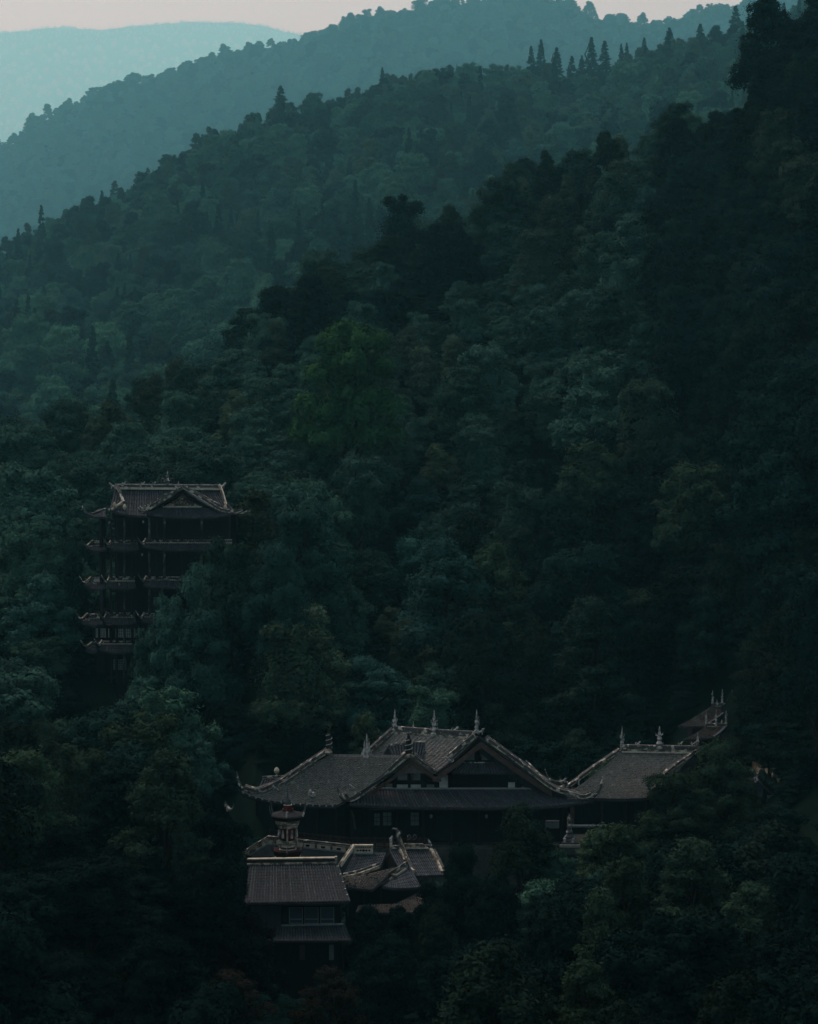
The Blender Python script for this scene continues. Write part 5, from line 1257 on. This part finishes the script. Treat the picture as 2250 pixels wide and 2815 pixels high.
T('broad', 690, 2290, 190, 110, "dark shrub-like crown at the screen wall's left end", var=2, maxh=8, leaf='black_oak')
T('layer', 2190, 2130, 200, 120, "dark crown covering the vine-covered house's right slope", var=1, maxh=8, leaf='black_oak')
NHAND = NTREE

# conifers that stand out on the skyline
for (px, rt, w, lab) in (
   (1461, 122, 30, "first cypress from the left in the skyline cluster"), (1488, 103, 32, "second cypress from the left in the skyline cluster, taller than its left neighbour"),
   (1531, 126, 38, "third cypress from the left in the skyline cluster"), (1573, 150, 34, "short cypress between two taller ones in the skyline cluster"),
   (1600, 148, 26, "thin short cypress left of the tallest one in the skyline cluster"), (1627, 97, 40, "tallest cypress of the skyline cluster"),
   (1663, 107, 42, "cypress right of the tallest one in the skyline cluster"), (1709, 116, 22, "thin cypress at the right end of the skyline cluster"),
   (1724, 114, 20, "thinnest cypress at the right end of the skyline cluster"), (1772, 100, 26, "small cypress on the skyline between the cluster and the higher dark ones"), (1841, 72, 36, "dark cypress on the skyline between the cluster and the highest one"),
   (1926, 62, 34, "dark cypress on the skyline next left of the highest one"), (2024, 12, 42, "highest cypress of the skyline at upper right"),
   (2078, 24, 34, "cypress right of the highest one on the skyline"), (2126, 8, 30, "thin cypress at the right end of the skyline"),
   (772, 232, 44, "lone dark conifer on the ridge line at upper left"), (1052, 182, 20, "tiny lone conifer spike on the ridge line at the middle")):
    Y = float(np.interp(px, *_RBY)) - 8
    top = P(px, rt, Y); zb = groundxy(top.x, Y) - 1
    h = max(top.z - zb, 8)
    tree('cypress', top.x, Y, top.z - h, w * 1.7 / FPX * Y / WID['cypress'], h / HGT['cypress'], lab, "conifers on the skyline")
    PLANTED.append((top.x, Y, 3.0))

for (px, rt, w, lab, kd) in ((1502, 412, 80, "tall dark tree breaking the near ridge's crest above the camphor's right", 'clump'), (1360, 522, 100, "dark rounded tree on the near ridge's crest, left of the tall crest tree", 'broad'), (1235, 572, 110, "dark crest tree at the middle of the near ridge", 'clump'),
   (1075, 632, 130, "broad dark crest tree at the lower end of the near ridge", 'broad'), (905, 712, 130, "dark crest tree straight above the tall camphor", 'broad')):
    Y = float(np.interp(px, *_RAY)) - 6; top = P(px, rt, Y); zb = groundxy(top.x, Y) - 1; h = max(top.z - zb, 10)
    tree(kd, top.x, Y, top.z - h, w / FPX * Y / WID[kd], h / HGT[kd], lab, 'dark trees on the near crest', leaf='olive'); PLANTED.append((top.x, Y, 3))
for (px, rt, Y, w, h, lab) in (
   (520, 545, 1264, 95, 41, "biggest of the tall cone-shaped conifers on the hazy slope above the pagoda"), (455, 590, 1229, 60, 39, "tall thin conifer just left of the biggest one on the hazy slope"),
   (325, 690, 1113, 62, 34, "tall pointed conifer on the hazy slope at left, alone among round crowns"), (850, 495, 1299, 90, 34, "broad cone-shaped conifer high on the hazy middle slope"),
   (45, 815, 1044, 90, 41, "tall dark conifer at the left edge of the hazy slope"), (95, 840, 1020, 70, 34, "second tall conifer from the left edge, right of the taller one"),
   (10, 1000, 985, 60, 30, "conifer cut by the left edge of the picture"), (120, 775, 1136, 50, 30, "slim conifer above and right of the tall one at the left edge"), (565, 560, 1334, 50, 30, "slim conifer just right of the biggest cone-shaped one")):
    top = P(px, rt, Y); wm = w / FPX * Y
    tree('cypress', top.x, Y, top.z - h, wm / WID['cypress'], h / HGT['cypress'], lab, "conifers on the hazy slope")
    PLANTED.append((top.x, Y, wm * .4))
for (px, rt, Y, w, lab) in ((550, 782, 1160, 105, "pale domed crown in the middle of the hazy slope"), (592, 858, 1113, 70, "pale crown just below the pale domed one on the hazy slope"),
   (530, 935, 1044, 100, "pale spreading crown near the foot of the hazy slope"), (135, 820, 1113, 70, "bright green crown on the hazy slope near the left edge"),
   (1105, 590, 760, 75, "pale crown at the edge of the dark near ridge, middle of the picture"), (235, 665, 1252, 80, "pale crown on the upper left of the hazy slope"), (195, 1005, 985, 190, "wide pale crown low on the hazy slope above the pagoda")):
    top = P(px, rt, Y); wm = w / FPX * Y; h = max(wm * 1.2, 14)
    tree('broad', top.x, Y, top.z - h, wm / WID['broad'], h / HGT['broad'], lab, "pale crowns on the hazy slope", leaf='pale')
    PLANTED.append((top.x, Y, wm * .35))
MARKS = [(440, 1370, "the pagoda's top roof"), (330, 1600, "the pagoda's third roof"), (300, 1790, "the pagoda's lowest roof"), (958, 1050, "the tall camphor"), (1190, 2010, "the main hall's ridge finials"),
  (720, 2160, "the main hall's left eave"), (1600, 2180, "the main hall's right eave"), (1810, 2040, "the right-hand hall's ridge"), (1985, 1950, "the two-roofed pavilion"), (2137, 2140, "the ochre cliff"),
  (820, 2440, "the front house's roof"), (850, 2570, "the front house's lower storey"), (1140, 2370, "the gabled pavilion"), (1566, 2280, "the white stone spire"), (1907, 2400, "the tallest pyramid-shaped tree"),
  (1440, 2260, "the conical tree before the main hall"), (210, 2060, "the highest foreground crown"), (700, 2550, "the russet tree"), (1020, 1870, "the teal tree behind the hall"), (2165, 1750, "the big crown over the cliff")]
BOXES += [(520, 960, 2490, 2680, 137)]
def place_words(u, v):
    m = min(MARKS, key=lambda k: (k[0] - u) ** 2 + (k[1] - v) ** 2)
    dx, dy = u - m[0], v - m[1]; dist = math.hypot(dx, dy)
    how = "right" if dist < 85 else "a little way" if dist < 170 else "some way" if dist < 290 else "well" if dist < 430 else "far"
    ax, ay = abs(dx), abs(dy)
    d_ = "above" if dy < 0 else "below"; h_ = "left of" if dx < 0 else "right of"
    if ay > 2.4 * ax: w_ = d_
    elif ax > 2.4 * ay: w_ = h_
    else: w_ = "%s and %s" % (d_, h_)
    if how == "right": how = "close" if w_ in ("left of", "right of") else "just"
    return "%s %s %s" % (how, w_, m[2])
LOOK = {'broad': "rounded tree", 'layer': "layered tree", 'clump': "conical tree", 'cypress': "narrow cypress"}
cand = []
y = 112.0
while y < 480:
    sp = 6.2 if y < 200 else 7.4
    xw2 = (2560 - 1125) / FPX * y
    x = -xw2
    while x < xw2:
        px_, py_ = x + R.uniform(-.42, .42) * sp, y + R.uniform(-.42, .42) * sp
        x += sp
        u = 1125 + px_ / py_ * FPX
        if u < -330: continue
        ya = float(np.interp(u, *_RAY))
        if py_ > ya + 45: continue
        q = mnoise.noise((px_ / 28, py_ / 28, 7.7)) + R.uniform(-.35, .35)
        kind = 'broad' if q < 0.20 else 'layer' if q < 0.27 else 'clump'
        s = R.choice((0.75, 0.9, 1.0, 1.1, 1.3, 1.55)) * R.uniform(.9, 1.1)
        sz = s * R.uniform(0.85, 1.2)
        if any((px_ - a) ** 2 + (py_ - b) ** 2 < (c + 1.8 * s) ** 2 for a, b, c in PLANTED): continue
        zg = groundxy(px_, py_) - R.uniform(0, 2.0) - (3.5 * sz if py_ < 200 else 1.5)
        if any(f[0] < u < f[1] and f[2] < py_ < f[3] for f in FOOT): continue
        rw = WID[kind] * s * 0.55
        uu, rt = proj(px_, py_, zg + HGT[kind] * sz)
        _, rb = proj(px_, py_, zg + 1.0)
        hw = rw / py_ * FPX
        if any(uu + hw > b[0] and uu - hw < b[1] and rt < b[3] and rb > b[2] and py_ < b[4] + 6 for b in BOXES): continue
        vis = (-hw < uu < 2250 + hw) and rt < 2815
        cand.append((hw * (1.0 if vis and py_ < ya else 0.05), kind, px_, py_, zg, s, sz, u))
    y += sp
cand.sort(key=lambda c: -c[0])
LIMIT = 300 - NTREE
near_pts = []
for k, c in enumerate(cand):
    _, kind, x, yy, z, s, sz, u = c
    if k < LIMIT:
        uu, vv_ = proj(x, yy, z + HGT[kind] * sz * .7)
        size = "small" if s < .85 else "mid-sized" if s < 1.15 else "large" if s < 1.4 else "very large"
        lab = "%s %s %s" % (size, LOOK[kind], place_words(uu, vv_))
        if len(lab.split()) > 16: lab = lab.replace(" a little way ", " near, ").replace(" the ", " ")
        tree(kind, x, yy, z, s, sz, lab, lab + " (alike)")
    else:
        off = {'broad': 0, 'layer': 4, 'clump': 8}[kind]; nv = {'broad': 4, 'layer': 4, 'clump': 3}[kind]
        pk = off + R.randrange(nv)
        if shaded_stand(x, yy): pk = R.choice((18, 19)) if kind == 'clump' else R.choice((14, 15, 16, 17))
        elif yy > 240 and R.random() < .04: pk = R.choice((20, 21))
        near_pts.append((x, yy, z, pk, s, sz, R.uniform(0, 6.28)))
y = 112.0
while y < 480:      # undergrowth between the trunks; gap shade painted in by darkened leaves
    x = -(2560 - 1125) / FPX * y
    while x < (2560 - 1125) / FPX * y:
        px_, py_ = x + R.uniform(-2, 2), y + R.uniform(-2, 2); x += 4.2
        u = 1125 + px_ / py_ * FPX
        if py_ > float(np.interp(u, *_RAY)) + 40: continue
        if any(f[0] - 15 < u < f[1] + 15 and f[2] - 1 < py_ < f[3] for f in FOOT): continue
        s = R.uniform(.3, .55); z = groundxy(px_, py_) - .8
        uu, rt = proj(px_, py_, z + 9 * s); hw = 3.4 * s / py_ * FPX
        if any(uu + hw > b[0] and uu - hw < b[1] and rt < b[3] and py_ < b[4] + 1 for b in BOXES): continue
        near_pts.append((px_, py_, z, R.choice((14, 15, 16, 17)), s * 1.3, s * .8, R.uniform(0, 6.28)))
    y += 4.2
y = 200.0
while y < 400:      # the steep right-hand slope is wooded more closely, its shade painted into the leaves
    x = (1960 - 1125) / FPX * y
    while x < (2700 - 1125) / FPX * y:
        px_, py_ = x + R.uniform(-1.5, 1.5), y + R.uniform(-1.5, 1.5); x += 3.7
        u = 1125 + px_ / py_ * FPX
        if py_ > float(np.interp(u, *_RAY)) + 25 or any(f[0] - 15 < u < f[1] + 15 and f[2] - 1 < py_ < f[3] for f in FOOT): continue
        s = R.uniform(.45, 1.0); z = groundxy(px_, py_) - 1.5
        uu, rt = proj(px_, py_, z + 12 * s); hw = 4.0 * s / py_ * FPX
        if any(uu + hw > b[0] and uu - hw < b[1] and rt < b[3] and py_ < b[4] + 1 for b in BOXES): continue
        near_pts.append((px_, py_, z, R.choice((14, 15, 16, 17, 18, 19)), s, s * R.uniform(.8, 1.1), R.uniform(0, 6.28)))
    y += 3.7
wood("hillside_wood", near_pts, near_col, "dense broadleaf wood covering the near mountain slope up to its ridge")

mid = []
y = 470.0
while y < 1790:
    sp = 12.5; x = -(2600 - 1125) / FPX * y - 20
    while x < (2600 - 1125) / FPX * y + 20:
        px_, py_ = x + R.uniform(-.45, .45) * sp, y + R.uniform(-.45, .45) * sp; x += sp
        u = 1125 + px_ / py_ * FPX
        ya = float(np.interp(u, *_RAY)); yb = float(np.interp(u, *_RBY))
        if py_ < ya + 45 or py_ > yb + 40: continue
        if any((px_ - a) ** 2 + (py_ - b) ** 2 < 9 for a, b, c in PLANTED if b > 1000): continue
        q = mnoise.noise((px_ / 60, py_ / 60, 2.2)) + R.uniform(-.3, .3)
        kind = R.choice((0, 1, 2, 3)) if q < 0.18 else R.choice((4, 5, 6, 7)) if q < 0.25 else R.choice((8, 9, 10)) if q < 0.45 else R.choice((11, 12, 13))
        s = R.choice((1.2, 1.5, 1.7, 2.1, 2.7)) * R.uniform(.9, 1.1)
        if py_ > yb - 90: s = R.choice((.7, .9, 1.2, 1.4, 1.8)) * (0.85 if py_ > yb - 30 else 1); kind = R.choice((kind, kind, 8, 9, 10, 12))
        if kind > 10: s *= 1.3 if py_ < yb - 120 else 0.8
        elif R.random() < .06: kind = R.choice((20, 21))
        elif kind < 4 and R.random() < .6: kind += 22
        elif R.random() < .25: kind = R.choice((14, 15, 16, 17))
        mid.append((px_, py_, groundxy(px_, py_) - R.uniform(0, 3) - 2.6 * s, kind, s, s * R.uniform(0.85, 1.2), R.uniform(0, 6.28)))
    y += sp
wood("ridge_wood", mid, near_col, "hazy wood covering the second ridge behind the near slope")
far = []
y = YC - 1200
while y < YC + 60:
    sp = 31; x = -(2500 - 1125) / FPX * y
    while x < (2500 - 1125) / FPX * y:
        px_, py_ = x + R.uniform(-.45, .45) * sp, y + R.uniform(-.45, .45) * sp; x += sp
        kind = R.choice((0, 1, 2, 3, 0, 1, 9, 8, 14)); s = R.choice((1.7, 2.4, 3.2, 4.0, 5.2, 6.2)) * R.uniform(.9, 1.1)
        far.append((px_, py_, groundxy(px_, py_) - R.uniform(0, 8) - 3.2 * s, kind, s, s * R.uniform(0.75, 1.0), R.uniform(0, 6.28)))
    y += sp
wood("distant_wood", far, near_col, "blue-green wood on the third ridge, half lost in haze")
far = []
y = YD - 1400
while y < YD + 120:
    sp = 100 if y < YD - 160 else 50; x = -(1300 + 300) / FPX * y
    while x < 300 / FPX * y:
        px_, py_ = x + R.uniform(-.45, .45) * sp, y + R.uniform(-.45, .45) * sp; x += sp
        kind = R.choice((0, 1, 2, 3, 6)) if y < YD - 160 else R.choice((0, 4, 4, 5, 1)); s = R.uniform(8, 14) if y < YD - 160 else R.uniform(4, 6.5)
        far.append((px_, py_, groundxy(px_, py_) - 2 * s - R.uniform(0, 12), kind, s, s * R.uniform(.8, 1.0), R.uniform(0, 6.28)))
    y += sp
wood("farthest_wood", far, haze_warmed_col, "pale wood on the farthest ridge, almost dissolved in haze")

# a label that stayed unique needs no group of look-alikes
_seen = {}
for o in C.objects:
    if o.get('category') == 'tree': _seen.setdefault(o['label'], []).append(o)
for lab, os_ in _seen.items():
    for o in os_:
        g = o.get('group', '')
        if len(os_) == 1 and g.endswith("(alike)"): o['group'] = "trees of the near wood"
        elif g.endswith("(alike)"): o['group'] = "look-alikes: " + lab
